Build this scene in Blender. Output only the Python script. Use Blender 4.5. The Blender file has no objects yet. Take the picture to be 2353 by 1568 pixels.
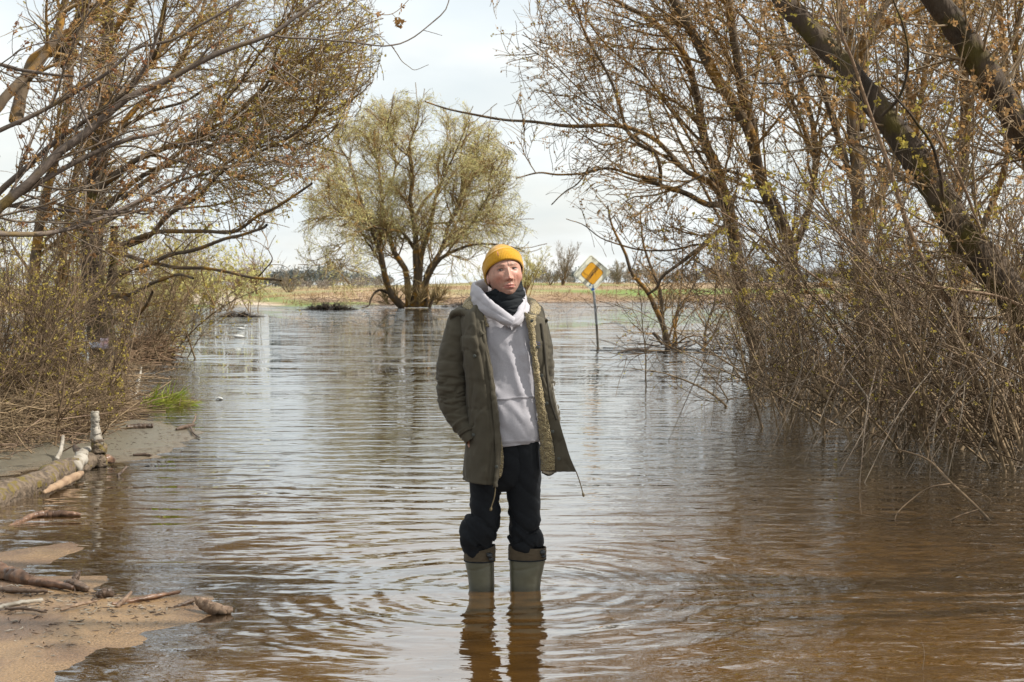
import bpy, math
import numpy as np
from mathutils import Vector, Matrix

# ------------------------------------------------------------------ camera, sky, sun, exposure
SC = bpy.context.scene
COL = SC.collection
CAMZ, FPX, HOR = 1.40, 3268.0, 655.0
PITCH = math.atan((784 - HOR) / FPX)
cam_d = bpy.data.cameras.new('camera'); cam = bpy.data.objects.new('camera', cam_d); COL.objects.link(cam)
cam.location = (0, 0, CAMZ); cam.rotation_euler = (math.pi / 2 - PITCH, 0, 0)
cam_d.lens = 50; cam_d.sensor_width = 36; cam_d.clip_start = 0.05; cam_d.clip_end = 6000
cam_d.dof.use_dof = True; cam_d.dof.focus_distance = 6.5; cam_d.dof.aperture_fstop = 10
SC.camera = cam
SUN_EL, SUN_AZ = math.radians(46), math.radians(97)      # azimuth measured from the view direction towards the right
world = bpy.data.worlds.new('World'); SC.world = world; world.use_nodes = True
wt = world.node_tree; wn = wt.nodes; wl = wt.links; wn.clear()
def N(t, typ, **kw):
    n = t.nodes.new(typ)
    for k, v in kw.items(): setattr(n, k, v)
    return n
sky = N(wt, 'ShaderNodeTexSky', sky_type='NISHITA'); sky.sun_disc = False
sky.sun_elevation = SUN_EL; sky.sun_rotation = SUN_AZ; sky.air_density = 1.2; sky.dust_density = 2.0; sky.ozone_density = 1.0
tc = N(wt, 'ShaderNodeTexCoord'); sp = N(wt, 'ShaderNodeSeparateXYZ'); wl.new(tc.outputs['Generated'], sp.inputs[0])
def wm(op, a, b=None, c=None):
    n = N(wt, 'ShaderNodeMath', operation=op)
    for i, v in enumerate((a, b, c)):
        if v is None: continue
        if isinstance(v, (int, float)): n.inputs[i].default_value = v
        else: wl.new(v, n.inputs[i])
    return n.outputs[0]
zz = wm('ADD', wm('MAXIMUM', sp.outputs[2], 0.0), 0.22)
cb = N(wt, 'ShaderNodeCombineXYZ'); wl.new(wm('DIVIDE', sp.outputs[0], zz), cb.inputs[0]); wl.new(wm('DIVIDE', sp.outputs[1], zz), cb.inputs[1])
cn = N(wt, 'ShaderNodeTexNoise'); cn.inputs['Scale'].default_value = 1.5; cn.inputs['Detail'].default_value = 7; cn.inputs['Roughness'].default_value = 0.5
wl.new(cb.outputs[0], cn.inputs['Vector'])
cr = N(wt, 'ShaderNodeMapRange'); cr.inputs[1].default_value = 0.36; cr.inputs[2].default_value = 0.66; cr.inputs[3].default_value = 0.72; cr.inputs[4].default_value = 0.96
cr.interpolation_type = 'SMOOTHSTEP'; wl.new(cn.outputs[0], cr.inputs[0])
cn2 = N(wt, 'ShaderNodeTexNoise'); cn2.inputs['Scale'].default_value = 0.9; cn2.inputs['Detail'].default_value = 4; wl.new(cb.outputs[0], cn2.inputs['Vector'])
cmx = N(wt, 'ShaderNodeMix', data_type='RGBA')
cmx.inputs[6].default_value = (6.9, 7.7, 8.2, 1); cmx.inputs[7].default_value = (9.3, 9.3, 8.9, 1)
cr2 = N(wt, 'ShaderNodeMapRange'); cr2.inputs[1].default_value = 0.35; cr2.inputs[2].default_value = 0.62; wl.new(cn2.outputs[0], cr2.inputs[0]); wl.new(cr2.outputs[0], cmx.inputs[0])
mx = N(wt, 'ShaderNodeMix', data_type='RGBA'); wl.new(cr.outputs[0], mx.inputs[0]); wl.new(sky.outputs[0], mx.inputs[6]); wl.new(cmx.outputs[2], mx.inputs[7])
bg = N(wt, 'ShaderNodeBackground'); bg.inputs[1].default_value = 0.096; wl.new(mx.outputs[2], bg.inputs[0])
wo = N(wt, 'ShaderNodeOutputWorld'); wl.new(bg.outputs[0], wo.inputs[0])
world.cycles.sampling_method = 'MANUAL'; world.cycles.sample_map_resolution = 1024
sd = bpy.data.lights.new('sun', 'SUN'); sd.energy = 5.0; sd.angle = math.radians(0.6); sd.color = (1.0, 0.94, 0.85)
sun = bpy.data.objects.new('sun', sd); COL.objects.link(sun)
sv = Vector((math.sin(SUN_AZ) * math.cos(SUN_EL), math.cos(SUN_AZ) * math.cos(SUN_EL), math.sin(SUN_EL)))
sun.rotation_euler = sv.to_track_quat('Z', 'Y').to_euler(); sun.location = sv * 60
SC.view_settings.view_transform = 'Standard'; SC.view_settings.look = 'None'; SC.view_settings.gamma = 1; SC.view_settings.use_curve_mapping = False
SC.view_settings.exposure = 0.40
SC.cycles.max_bounces = 6; SC.cycles.transparent_max_bounces = 12; SC.cycles.diffuse_bounces = 3; SC.cycles.glossy_bounces = 3
SC.cycles.sample_clamp_indirect = 6; SC.cycles.use_denoising = True; SC.cycles.caustics_reflective = False

# ------------------------------------------------------------------ helpers
cp, spn = math.cos(PITCH), math.sin(PITCH)
def P(x, y, Y):
    """world point seen at picture position (x, y) (picture 2353 wide) at distance Y"""
    a, b = (x - 1176.5) / FPX, (784 - y) / FPX
    d = np.array([a, cp + b * spn, -spn + b * cp]); t = Y / d[1]
    return np.array([0, 0, CAMZ]) + d * t
def G(x, y, z=0.0):
    a, b = (x - 1176.5) / FPX, (784 - y) / FPX
    d = np.array([a, cp + b * spn, -spn + b * cp]); t = (z - CAMZ) / d[2]
    return np.array([0, 0, CAMZ]) + d * t
def hsh(i, j, k, s=0):
    n = (i * 374761393 + j * 668265263 + k * 2147483647 + s * 974634777).astype(np.int64) & 0xFFFFFFFF
    n = ((n ^ (n >> 13)) * 1274126177) & 0xFFFFFFFF
    n = (n ^ (n >> 16)) & 0xFFFFFF
    return n / float(0xFFFFFF)
def vnoise(p, s=0):
    p = np.asarray(p, float); i = np.floor(p).astype(np.int64); f = p - i; f = f * f * (3 - 2 * f)
    r = 0
    for a in (0, 1):
        for b in (0, 1):
            for c in (0, 1):
                w = (f[..., 0] if a else 1 - f[..., 0]) * (f[..., 1] if b else 1 - f[..., 1]) * (f[..., 2] if c else 1 - f[..., 2])
                r = r + w * hsh(i[..., 0] + a, i[..., 1] + b, i[..., 2] + c, s)
    return r * 2 - 1
def fbm(p, o=4, s=0):
    r = 0; a = 1
    for k in range(o): r = r + a * vnoise(np.asarray(p) * 2 ** k + 17.3 * k, s + k); a *= 0.5
    return r
def mesh_obj(name, V, F, mat=None, parent=None, smooth=True, origin=None, mats=None, midx=None):
    """F: (n,3)/(n,4) int array or list of such arrays"""
    V = np.asarray(V, float).reshape(-1, 3)
    if origin is not None: V = V - np.asarray(origin)
    Fs = F if isinstance(F, list) else [F]
    Fs = [np.asarray(f, np.int32) for f in Fs if len(f)]
    me = bpy.data.meshes.new(name); me.vertices.add(len(V)); me.vertices.foreach_set('co', V.astype(np.float32).ravel())
    L = np.concatenate([f.ravel() for f in Fs]); cnt = np.concatenate([np.full(len(f), f.shape[1], np.int32) for f in Fs])
    me.loops.add(len(L)); me.loops.foreach_set('vertex_index', L)
    me.polygons.add(len(cnt)); me.polygons.foreach_set('loop_start', np.concatenate([[0], np.cumsum(cnt)[:-1]]).astype(np.int32))
    me.polygons.foreach_set('use_smooth', np.full(len(cnt), smooth))
    if midx is not None: me.polygons.foreach_set('material_index', np.asarray(midx, np.int32))
    me.update(calc_edges=True)
    for m in (mats or ([mat] if mat else [])): me.materials.append(m)
    o = bpy.data.objects.new(name, me); COL.objects.link(o)
    if origin is not None and parent is None: o.location = origin
    if parent is not None: o.parent = parent
    return o
def tag(o, label=None, cat=None, group=None, kind=None):
    if label: o['label'] = label
    if cat: o['category'] = cat
    if group: o['group'] = group
    if kind: o['kind'] = kind
    return o
def thing(name, label, cat, loc, group=None):
    o = bpy.data.objects.new(name, None); COL.objects.link(o); o.location = tuple(loc); o.empty_display_size = 0.2
    return tag(o, label, cat, group)
def cr_spline(pts, n):
    """Catmull-Rom resampling of an (m, d) list to n points, even in arc length"""
    p = np.asarray(pts, float)
    if len(p) == 2: p = np.array([p[0], (p[0] + p[1]) / 2, p[1]])
    q = np.vstack([2 * p[0] - p[1], p, 2 * p[-1] - p[-2]]); out = []
    for i in range(len(p) - 1):
        t = np.linspace(0, 1, 12, endpoint=False)[:, None]; a, b, c, d = q[i], q[i + 1], q[i + 2], q[i + 3]
        out.append(0.5 * ((2 * b) + (c - a) * t + (2 * a - 5 * b + 4 * c - d) * t ** 2 + (3 * b - a - 3 * c + d) * t ** 3))
    out = np.vstack(out + [p[-1:]]); s = np.concatenate([[0], np.cumsum(np.linalg.norm(np.diff(out[:, :3], axis=0), axis=1))])
    u = np.linspace(0, s[-1], n)
    return np.stack([np.interp(u, s, out[:, k]) for k in range(p.shape[1])], 1)
def tubes(Pt, R, S, cap=True):
    """(N,K,3), (N,K) -> verts, quad faces"""
    N_, K, _ = Pt.shape
    T = np.empty_like(Pt); T[:, 1:-1] = Pt[:, 2:] - Pt[:, :-2]; T[:, 0] = Pt[:, 1] - Pt[:, 0]; T[:, -1] = Pt[:, -1] - Pt[:, -2]
    T /= np.linalg.norm(T, axis=2, keepdims=True) + 1e-9
    m = np.abs(T.mean(axis=1)); ref = np.zeros((N_, 3)); ref[np.arange(N_), np.argmin(m, axis=1)] = 1
    if S == 2: ref = np.tile(np.array([0, 1.0, 0]), (N_, 1)) + .8 * np.sin(Pt[:, 0] * 91.7)
    U = np.cross(T, ref[:, None, :]); U /= np.linalg.norm(U, axis=2, keepdims=True) + 1e-9
    W = np.cross(T, U)
    if S == 2: # far fine twigs: one narrow blade each
        V = np.stack([Pt - U * R[..., None] * 1.5, Pt + U * R[..., None] * 1.5], 2).reshape(-1, 3)
        i = ((np.arange(N_) * K * 2)[:, None] + np.arange(K - 1)[None] * 2).ravel(); return V, np.stack([i, i + 1, i + 3, i + 2], -1)
    a = np.arange(S) * 2 * math.pi / S
    V = Pt[:, :, None, :] + R[:, :, None, None] * (U[:, :, None, :] * np.cos(a)[None, None, :, None] + W[:, :, None, :] * np.sin(a)[None, None, :, None])
    base = (np.arange(N_) * K * S)[:, None, None] + (np.arange(K - 1) * S)[None, :, None]
    j = np.arange(S)[None, None, :]; j2 = (np.arange(S) + 1) % S; j2 = j2[None, None, :]
    F = np.stack([base + j, base + j2, base + S + j2, base + S + j], -1).reshape(-1, 4)
    return V.reshape(-1, 3), F
def join(parts):
    Vs, Fs, o = [], [], 0
    for V, F in parts:
        Vs.append(V); Fs.append(np.asarray(F) + o); o += len(V)
    d = {}
    for f in Fs: d.setdefault(f.shape[1], []).append(f)
    return np.vstack(Vs), [np.vstack(x) for x in d.values()]

# ------------------------------------------------------------------ materials
def material(name, c1, c2=None, scale=5.0, rough=0.8, bump=0.0, bscale=None, c3=None, s3=2.0, t3=(0.5, 0.6), stretch=(1, 1, 1), detail=5, spec=0.3, trans=0.0, coord='Object', voro=False, sheen=0.0, bdist=0.01):
    m = bpy.data.materials.new(name); m.use_nodes = True; t = m.node_tree; t.nodes.clear(); L = t.links
    out = N(t, 'ShaderNodeOutputMaterial'); b = N(t, 'ShaderNodeBsdfPrincipled'); b.inputs['Roughness'].default_value = rough
    b.inputs['Specular IOR Level'].default_value = spec
    if sheen: b.inputs['Sheen Weight'].default_value = sheen
    b.inputs['Base Color'].default_value = (*c1, 1)
    co = N(t, 'ShaderNodeTexCoord'); mp = N(t, 'ShaderNodeMapping'); mp.inputs['Scale'].default_value = stretch; L.new(co.outputs[coord], mp.inputs[0])
    col = None
    if c2:
        n = N(t, 'ShaderNodeTexNoise'); n.inputs['Scale'].default_value = scale; n.inputs['Detail'].default_value = detail; L.new(mp.outputs[0], n.inputs['Vector'])
        r = N(t, 'ShaderNodeMapRange'); r.inputs[1].default_value = 0.35; r.inputs[2].default_value = 0.65; L.new(n.outputs[0], r.inputs[0])
        x = N(t, 'ShaderNodeMix', data_type='RGBA'); x.inputs[6].default_value = (*c1, 1); x.inputs[7].default_value = (*c2, 1); L.new(r.outputs[0], x.inputs[0]); col = x.outputs[2]
    if c3:
        n = N(t, 'ShaderNodeTexNoise'); n.inputs['Scale'].default_value = s3; n.inputs['Detail'].default_value = 6; L.new(co.outputs[coord], n.inputs['Vector'])
        r = N(t, 'ShaderNodeMapRange'); r.inputs[1].default_value = t3[0]; r.inputs[2].default_value = t3[1]; L.new(n.outputs[0], r.inputs[0])
        x = N(t, 'ShaderNodeMix', data_type='RGBA'); x.inputs[7].default_value = (*c3, 1); L.new(r.outputs[0], x.inputs[0])
        if col: L.new(col, x.inputs[6])
        else: x.inputs[6].default_value = (*c1, 1)
        col = x.outputs[2]
    if col: L.new(col, b.inputs['Base Color'])
    if bump:
        n = N(t, 'ShaderNodeTexVoronoi' if voro else 'ShaderNodeTexNoise'); n.inputs['Scale'].default_value = bscale or scale * 3
        if not voro: n.inputs['Detail'].default_value = 4
        L.new(mp.outputs[0], n.inputs['Vector'])
        q = N(t, 'ShaderNodeBump'); q.inputs['Strength'].default_value = bump; q.inputs['Distance'].default_value = bdist; L.new(n.outputs[0], q.inputs['Height']); L.new(q.outputs[0], b.inputs['Normal'])
    if trans:
        tr = N(t, 'ShaderNodeBsdfTranslucent'); mxs = N(t, 'ShaderNodeMixShader'); mxs.inputs[0].default_value = trans
        tr.inputs[0].default_value = (*c1, 1)
        if col: L.new(col, tr.inputs[0])
        L.new(b.outputs[0], mxs.inputs[1]); L.new(tr.outputs[0], mxs.inputs[2]); L.new(mxs.outputs[0], out.inputs[0])
    else: L.new(b.outputs[0], out.inputs[0])
    m['bsdf'] = b.name
    return m
def flat_mat(name, c, rough=.5, spec=.4, **k): return material(name, c, tuple(v * .86 for v in c), 6, rough, spec=spec, **k)
M = {}
M['bark_willow'] = material('bark_willow', (0.085, 0.06, 0.04), (0.13, 0.095, 0.06), 3, 0.9, 1.0, 9, c3=(0.30, 0.15, 0.02), s3=2.5, t3=(0.5, 0.66), stretch=(1, 1, 0.25), bdist=0.03)
M['bark_dark'] = material('bark_dark', (0.04, 0.029, 0.02), (0.095, 0.068, 0.046), 5, 0.9, 1.0, 22, c3=(0.075, 0.058, 0.014), s3=3.5, t3=(0.5, 0.62), stretch=(1, 1, 0.22), bdist=0.04)
M['bark_grey'] = material('bark_grey', (0.10, 0.078, 0.062), (0.16, 0.125, 0.10), 6, 0.8, 0.6, 20, c3=(0.16, 0.11, 0.04), s3=3, t3=(0.56, 0.66))
M['bark_wet'] = material('bark_wet', (0.03, 0.022, 0.016), (0.06, 0.042, 0.028), 6, 0.6, 0.8, 20)
M['twig_orange'] = material('twig_orange', (0.29, 0.17, 0.055), (0.18, 0.115, 0.05), 1.5, 0.8)
M['twig_yellow'] = material('twig_yellow', (0.48, 0.43, 0.20), (0.34, 0.29, 0.13), 0.4, 0.7)
M['twig_brown'] = material('twig_brown', (0.18, 0.13, 0.075), (0.27, 0.19, 0.11), 4, 0.75)
M['twig_red'] = material('twig_red', (0.20, 0.125, 0.075), (0.30, 0.20, 0.12), 3, 0.6)
M['twig_grey'] = material('twig_grey', (0.21, 0.17, 0.125), (0.14, 0.10, 0.07), 4, 0.7)
M['bud_rust'] = material('bud_rust', (0.30, 0.14, 0.075), (0.46, 0.29, 0.10), 6, 0.7, trans=0.45)
M['bud_orange'] = material('bud_orange', (0.48, 0.30, 0.12), (0.38, 0.21, 0.09), 5, 0.7, trans=0.45)
M['bud_green'] = material('bud_green', (0.38, 0.32, 0.06), (0.48, 0.36, 0.09), 5, 0.7, trans=0.45)
M['catkin'] = material('catkin', (0.58, 0.56, 0.22), (0.68, 0.62, 0.26), 2, 0.7, trans=0.4)
M['twig_pale'] = material('twig_pale', (0.27, 0.23, 0.17), (0.20, 0.165, 0.12), 0.5, 0.8)
M['twig_dark'] = material('twig_dark', (0.095, 0.064, 0.038), (0.18, 0.12, 0.068), 3, 0.75)
M['twig_tan'] = material('twig_tan', (0.38, 0.29, 0.14), (0.26, 0.18, 0.08), 0.5, 0.75)
M['drift'] = material('drift', (0.26, 0.18, 0.12), (0.09, 0.055, 0.035), 30, 0.6, 0.5, 25, stretch=(1, 1, 1))
M['drift_red'] = material('drift_red', (0.11, 0.06, 0.038), (0.22, 0.13, 0.08), 30, 0.35, 0.5, 30, c3=(0.07, 0.04, 0.025), s3=9, t3=(0.52, 0.6))
M['drift_dark'] = material('drift_dark', (0.05, 0.035, 0.026), (0.12, 0.08, 0.055), 14, 0.4, 0.8, 40)
M['bone_wood'] = material('bone_wood', (0.36, 0.33, 0.28), (0.20, 0.17, 0.13), 14, 0.7, 0.5, 30, stretch=(1, 1, 0.3))
M['moss_bark'] = material('moss_bark', (0.08, 0.06, 0.042), (0.18, 0.135, 0.095), 22, 0.85, 1.0, 40, c3=(0.14, 0.105, 0.03), s3=14, t3=(0.54, 0.60), bdist=0.02)
M['raw_wood'] = material('raw_wood', (0.36, 0.25, 0.155), (0.22, 0.14, 0.085), 10, 0.6, 0.4, 30, stretch=(0.4, 1, 1))
M['straw'] = material('straw', (0.40, 0.29, 0.15), (0.27, 0.17, 0.09), 1.2, 0.8, trans=0.3)
M['reed_green'] = material('reed_green', (0.24, 0.34, 0.03), (0.42, 0.42, 0.08), 6, 0.5, trans=0.35)
M['field_bush'] = material('field_bush', (0.22, 0.15, 0.10), (0.30, 0.20, 0.12), 1.0, 0.9)
M['far_tree'] = material('far_tree', (0.10, 0.105, 0.09), (0.15, 0.14, 0.11), 0.05, 0.9)
# ------------------------------------------------------------------ terrain and water
def poly_sd(px, py, poly):
    """signed distance to a polygon, positive inside"""
    poly = np.asarray(poly); d = np.full(px.shape, 1e9); ins = np.zeros(px.shape, bool)
    for i in range(len(poly)):
        a, b = poly[i], poly[(i + 1) % len(poly)]; e = b - a
        t = np.clip(((px - a[0]) * e[0] + (py - a[1]) * e[1]) / (e @ e), 0, 1)
        d = np.minimum(d, np.hypot(px - a[0] - t * e[0], py - a[1] - t * e[1]))
        c = ((a[1] > py) != (b[1] > py)) & (px < (b[0] - a[0]) * (py - a[1]) / (b[1] - a[1] + 1e-12) + a[0])
        ins ^= c
    return np.where(ins, d, -d)
def gp(pts): return [G(x, y)[:2] for x, y in pts]
SPIT1 = gp([(-500, 1250), (-60, 1278), (40, 1272), (150, 1252), (165, 1262), (90, 1300), (130, 1318), (250, 1322), (262, 1338), (215, 1362), (330, 1372), (445, 1376), (470, 1400), (430, 1440), (300, 1472), (215, 1496), (190, 1530), (60, 1590), (-300, 1750), (-900, 1750)])
SPIT2 = gp([(-400, 975), (200, 968), (330, 962), (455, 985), (470, 1005), (400, 1036), (290, 1064), (200, 1068), (90, 1076), (-100, 1120), (-400, 1130)])
SPIT3 = gp([(-900, 880), (60, 900), (230, 905), (320, 925), (345, 942), (250, 958), (0, 985), (-400, 1010), (-900, 1080)])
SHX = np.array([-2000, 0, 300, 455, 650, 870, 1030, 1230, 1700, 2353, 4000.]); SHY = np.array([60, 70, 76, 83, 88, 99, 104, 114, 124, 128, 130.])
def shore(x, y):
    px = 1176.5 + x / np.maximum(y, 5) * FPX
    return np.interp(px, SHX, SHY), px
ROADC = np.array([P(600, 706, 84)[:2], P(548, 697, 93)[:2], P(492, 690, 104)[:2], P(478, 681, 130)[:2], P(492, 672, 175)[:2], P(515, 664, 320)[:2], P(520, 660, 600)[:2]])
def road_d(x, y):
    d = np.full(np.shape(x), 1e9)
    for i in range(len(ROADC) - 1):
        a, b = ROADC[i], ROADC[i + 1]; e = b - a; t = np.clip(((x - a[0]) * e[0] + (y - a[1]) * e[1]) / (e @ e), 0, 1)
        d = np.minimum(d, np.hypot(x - a[0] - t * e[0], y - a[1] - t * e[1]))
    return d
def height(x, y):
    p3 = np.stack([x, y, np.zeros_like(x)], -1)
    h = np.full(x.shape, -0.55) + 0.08 * vnoise(p3 * 0.6)
    for poly, top, k in ((SPIT1, 0.035, 0.055), (SPIT2, 0.018, 0.05), (SPIT3, 0.07, 0.07)):
        d = poly_sd(x, y, poly) + 0.10 * fbm(p3 * np.array([1.6, 3.5, 1]), 3, 5) * np.minimum(1, y / 8)
        hh = np.where(d > 0, top * (1 - np.exp(-d * k / top)), np.where(d > -.35, d * .06, -.021 + (d + .35) * .16).clip(-.6, None)) + 0.004 * fbm(p3 * 9, 3, 8) * (d > -0.3)
        h = np.maximum(h, hh)
    s, px = shore(x, y); d = y - s + 1.5 * fbm(p3 * 0.07, 3, 3) + 0.5 * fbm(p3 * 0.5, 2, 4)
    side = np.clip((px - 600) / 500, 0, 1)
    bank = 0.35 + 0.55 * side
    hb = np.where(d < 0, np.maximum(d * 0.1, -0.55), bank * (1 - np.exp(-d / (5 + 4 * side))) + (0.15 + 0.65 * side) * np.clip((d - 12) / 90, 0, 1))
    hb = hb + np.where(d > 3, 0.12 * fbm(p3 * 0.12, 4, 9) * np.clip(d / 12, 0, 1), 0)
    rd = road_d(x, y); hb = np.where((rd < 5) & (d > 0), hb * (0.55 + 0.45 * np.clip(rd / 5, 0, 1)), hb)
    return np.maximum(h, hb)
def axis(parts):
    out = [np.arange(a, b, s) for a, b, s in parts]; return np.concatenate(out)
ys = np.concatenate([axis([(-6, 3.8, 0.7), (3.8, 9, 0.05), (9, 19, 0.15), (19, 60, 1.2), (60, 150, 1.0)]), np.geomspace(150, 5000, 90)])
xs = np.concatenate([-np.geomspace(2500, 60, 30), axis([(-60, -8, 0.9), (-8, -0.5, 0.065), (-0.5, 60, 0.9)]), np.geomspace(60, 2500, 30)])
def grid(xs, ys, zf):
    X, Y = np.meshgrid(xs, ys); Z = zf(X, Y); V = np.stack([X, Y, Z], -1).reshape(-1, 3)
    nx = len(xs); i = (np.arange(len(ys) - 1)[:, None] * nx + np.arange(nx - 1)[None, :]).ravel()
    return V, np.stack([i, i + 1, i + 1 + nx, i + nx], -1)
V, F = grid(xs, ys, height)
def set_col(o, name, c):
    a = o.data.color_attributes.new(name, 'FLOAT_COLOR', 'POINT'); c = np.asarray(c, np.float32)
    if c.shape[1] == 3: c = np.concatenate([c, np.ones((len(c), 1), np.float32)], 1)
    a.data.foreach_set('color', c.ravel())
ground = mesh_obj('ground', V, F); tag(ground, kind='structure')
gx, gy, gz = V.T; s_, px_ = shore(gx, gy); dd = gy - s_; p3 = V * np.array([1, 1, 0])
n1 = fbm(p3 * 0.08, 4, 21); n2 = fbm(p3 * 0.35, 4, 22); n3 = fbm(p3 * np.array([0.02, 0.06, 1]), 4, 23)
straw = np.array([0.36, 0.26, 0.145]); brown = np.array([0.22, 0.14, 0.085]); green = np.array([0.13, 0.19, 0.035]); olive = np.array([0.22, 0.20, 0.08])
def lerp(a, b, t): return a + (b - a) * np.clip(t, 0, 1)[:, None]
c = np.tile(straw, (len(V), 1)); c = lerp(c, brown, 0.5 + 1.2 * n2); c = lerp(c, olive, (n1 + 0.15) * 1.5 * np.clip(dd / 30, 0, 1))
c = lerp(c, brown * 1.05, np.clip(1 - (dd - 5) / 5, 0, 1) * (px_ > 700) * 0.8)
gb = np.clip(1 - np.abs(dd - 22 - 10 * n1) / 12, 0, 1) * np.clip((px_ - 1150) / 150, 0, 1) * 1.3 + np.clip(n3 - 0.25, 0, 1) * 2 * (dd > 40)
gb = gb + np.clip(1 - np.abs(dd - 2 - 3 * n1) / 3, 0, 1) * np.clip((1250 - px_) / 200, 0, 1) * (n2 > -0.1)
c = lerp(c, green, gb)
rd = road_d(gx, gy); rn = rd + 0.7 * n2
c = lerp(c, green, np.clip(1 - np.abs(rn - 4.5) / 2.0, 0, 1) * (dd > -2) * (n1 > -0.5))
c = lerp(c, np.array([0.48, 0.40, 0.31]), np.clip(2.6 - rn, 0, 1) * 0.95)
c = lerp(c, green, np.clip(1 - rd / 0.7, 0, 1) * (gy > 110))
wetc = np.array([0.24, 0.155, 0.08]); mud = np.array([0.15, 0.135, 0.10])
near = gy < 45
sp2 = poly_sd(gx[near], gy[near], SPIT2); sp3 = poly_sd(gx[near], gy[near], SPIT3); cn_ = np.tile(wetc, (near.sum(), 1))
nn = fbm(p3[near] * 3, 4, 31)
cn_ = lerp(cn_, np.array([0.16, 0.10, 0.06]), 0.35 + nn * 1.3); cn_ = lerp(cn_, mud, (sp2 + 0.25) * 3); cn_ = lerp(cn_, np.array([0.14, 0.09, 0.06]), (sp3 + 0.2) * 3)
cn_ = lerp(cn_, np.array([0.15, 0.085, 0.04]), (.012 - gz[near]) * 45 * .6)
cn_ = lerp(cn_, np.array([0.10, 0.05, 0.018]), (-gz[near] - 0.02) * 9)
c[near] = cn_
set_col(ground, 'tint', c)
m = bpy.data.materials.new('earth'); m.use_nodes = True; t = m.node_tree; L = t.links; b = t.nodes['Principled BSDF']
at = N(t, 'ShaderNodeAttribute', attribute_name='tint'); geo = N(t, 'ShaderNodeNewGeometry')
nz = N(t, 'ShaderNodeTexNoise'); nz.inputs['Scale'].default_value = 120; nz.inputs['Detail'].default_value = 6; L.new(geo.outputs['Position'], nz.inputs['Vector'])
mr = N(t, 'ShaderNodeMapRange'); mr.inputs[1].default_value = 0.3; mr.inputs[2].default_value = 0.7; mr.inputs[3].default_value = 0.55; mr.inputs[4].default_value = 1.45; L.new(nz.outputs[0], mr.inputs[0])
vm = N(t, 'ShaderNodeVectorMath', operation='SCALE'); L.new(at.outputs[0], vm.inputs[0]); L.new(mr.outputs[0], vm.inputs[3]); L.new(vm.outputs[0], b.inputs['Base Color'])
sz = N(t, 'ShaderNodeSeparateXYZ'); L.new(geo.outputs['Position'], sz.inputs[0])
rr = N(t, 'ShaderNodeMapRange'); rr.inputs[1].default_value = 0.0; rr.inputs[2].default_value = 0.12; rr.inputs[3].default_value = 0.22; rr.inputs[4].default_value = 0.95; L.new(sz.outputs[2], rr.inputs[0]); L.new(rr.outputs[0], b.inputs['Roughness'])
bp = N(t, 'ShaderNodeBump'); bp.inputs['Strength'].default_value = 0.5; bp.inputs['Distance'].default_value = 0.012; L.new(nz.outputs[0], bp.inputs['Height']); L.new(bp.outputs[0], b.inputs['Normal'])
ground.data.materials.append(m)

# water sheet at z = 0 with a shallowness value where it thins out over the mud
wys = np.concatenate([axis([(-6, 3.8, 0.7), (3.8, 9, 0.06), (9, 19, 0.15), (19, 140, 4)]), [145]])
wxs = np.concatenate([axis([(-260, -8, 8), (-8, -0.5, 0.07), (-0.5, 260, 8)])])
V, F = grid(wxs, wys, lambda x, y: x * 0)
water = mesh_obj('water', V, F); tag(water, kind='structure')
hv = height(V[:, 0], V[:, 1]); a_ = np.exp(np.minimum(hv, 0) * 30)
set_col(water, 'shallow', np.stack([a_, a_, a_], 1))
m = bpy.data.materials.new('flood_water'); m.use_nodes = True; t = m.node_tree; t.nodes.clear(); L = t.links
def mt(op, a, b=None, c=None):
    n = N(t, 'ShaderNodeMath', operation=op)
    for i, v in enumerate((a, b, c)):
        if v is None: continue
        if isinstance(v, (int, float)): n.inputs[i].default_value = v
        else: L.new(v, n.inputs[i])
    return n.outputs[0]
geo = N(t, 'ShaderNodeNewGeometry'); sep = N(t, 'ShaderNodeSeparateXYZ'); L.new(geo.outputs['Position'], sep.inputs[0]); X, Y = sep.outputs[0], sep.outputs[1]
def noise(scale, sx, sy, detail=3, dist=0.0, rough=0.5, off=0.0):
    mp = N(t, 'ShaderNodeMapping'); mp.inputs['Scale'].default_value = (sx, sy, 1); mp.inputs['Location'].default_value = (off, off, 0); L.new(geo.outputs['Position'], mp.inputs[0])
    n = N(t, 'ShaderNodeTexNoise'); n.inputs['Scale'].default_value = scale; n.inputs['Detail'].default_value = detail; n.inputs['Distortion'].default_value = dist; n.inputs['Roughness'].default_value = rough
    L.new(mp.outputs[0], n.inputs['Vector']); return n.outputs[0]
def ramp(v, a, b_, lo=0.0, hi=1.0):
    n = N(t, 'ShaderNodeMapRange', interpolation_type='SMOOTHSTEP'); n.inputs[1].default_value = a; n.inputs[2].default_value = b_; n.inputs[3].default_value = lo; n.inputs[4].default_value = hi; L.new(v, n.inputs[0]); return n.outputs[0]
FT = [G(1108, 1360), G(1210, 1346)]
ring = None
for k, ft in enumerate(FT):
    dx = mt('SUBTRACT', X, float(ft[0])); dy = mt('SUBTRACT', Y, float(ft[1])); r = mt('SQRT', mt('ADD', mt('MULTIPLY', dx, dx), mt('MULTIPLY', dy, dy)))
    r = mt('ADD', r, mt('MULTIPLY', noise(1.6, 1, 1, 2, off=3 + k), 0.10))
    w = mt('MULTIPLY', mt('SINE', mt('MULTIPLY', r, 2 * math.pi / 0.115)), mt('MULTIPLY', ramp(r, 0.1, 2.2, 1.0, 0.0), 0.0008))
    w2 = mt('MULTIPLY', mt('SINE', mt('MULTIPLY', r, 2 * math.pi / 0.31)), mt('MULTIPLY', ramp(r, 0.3, 3.2, 1.0, 0.0), 0.0017))
    w = mt('ADD', w, w2); ring = w if ring is None else mt('ADD', ring, w)
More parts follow.
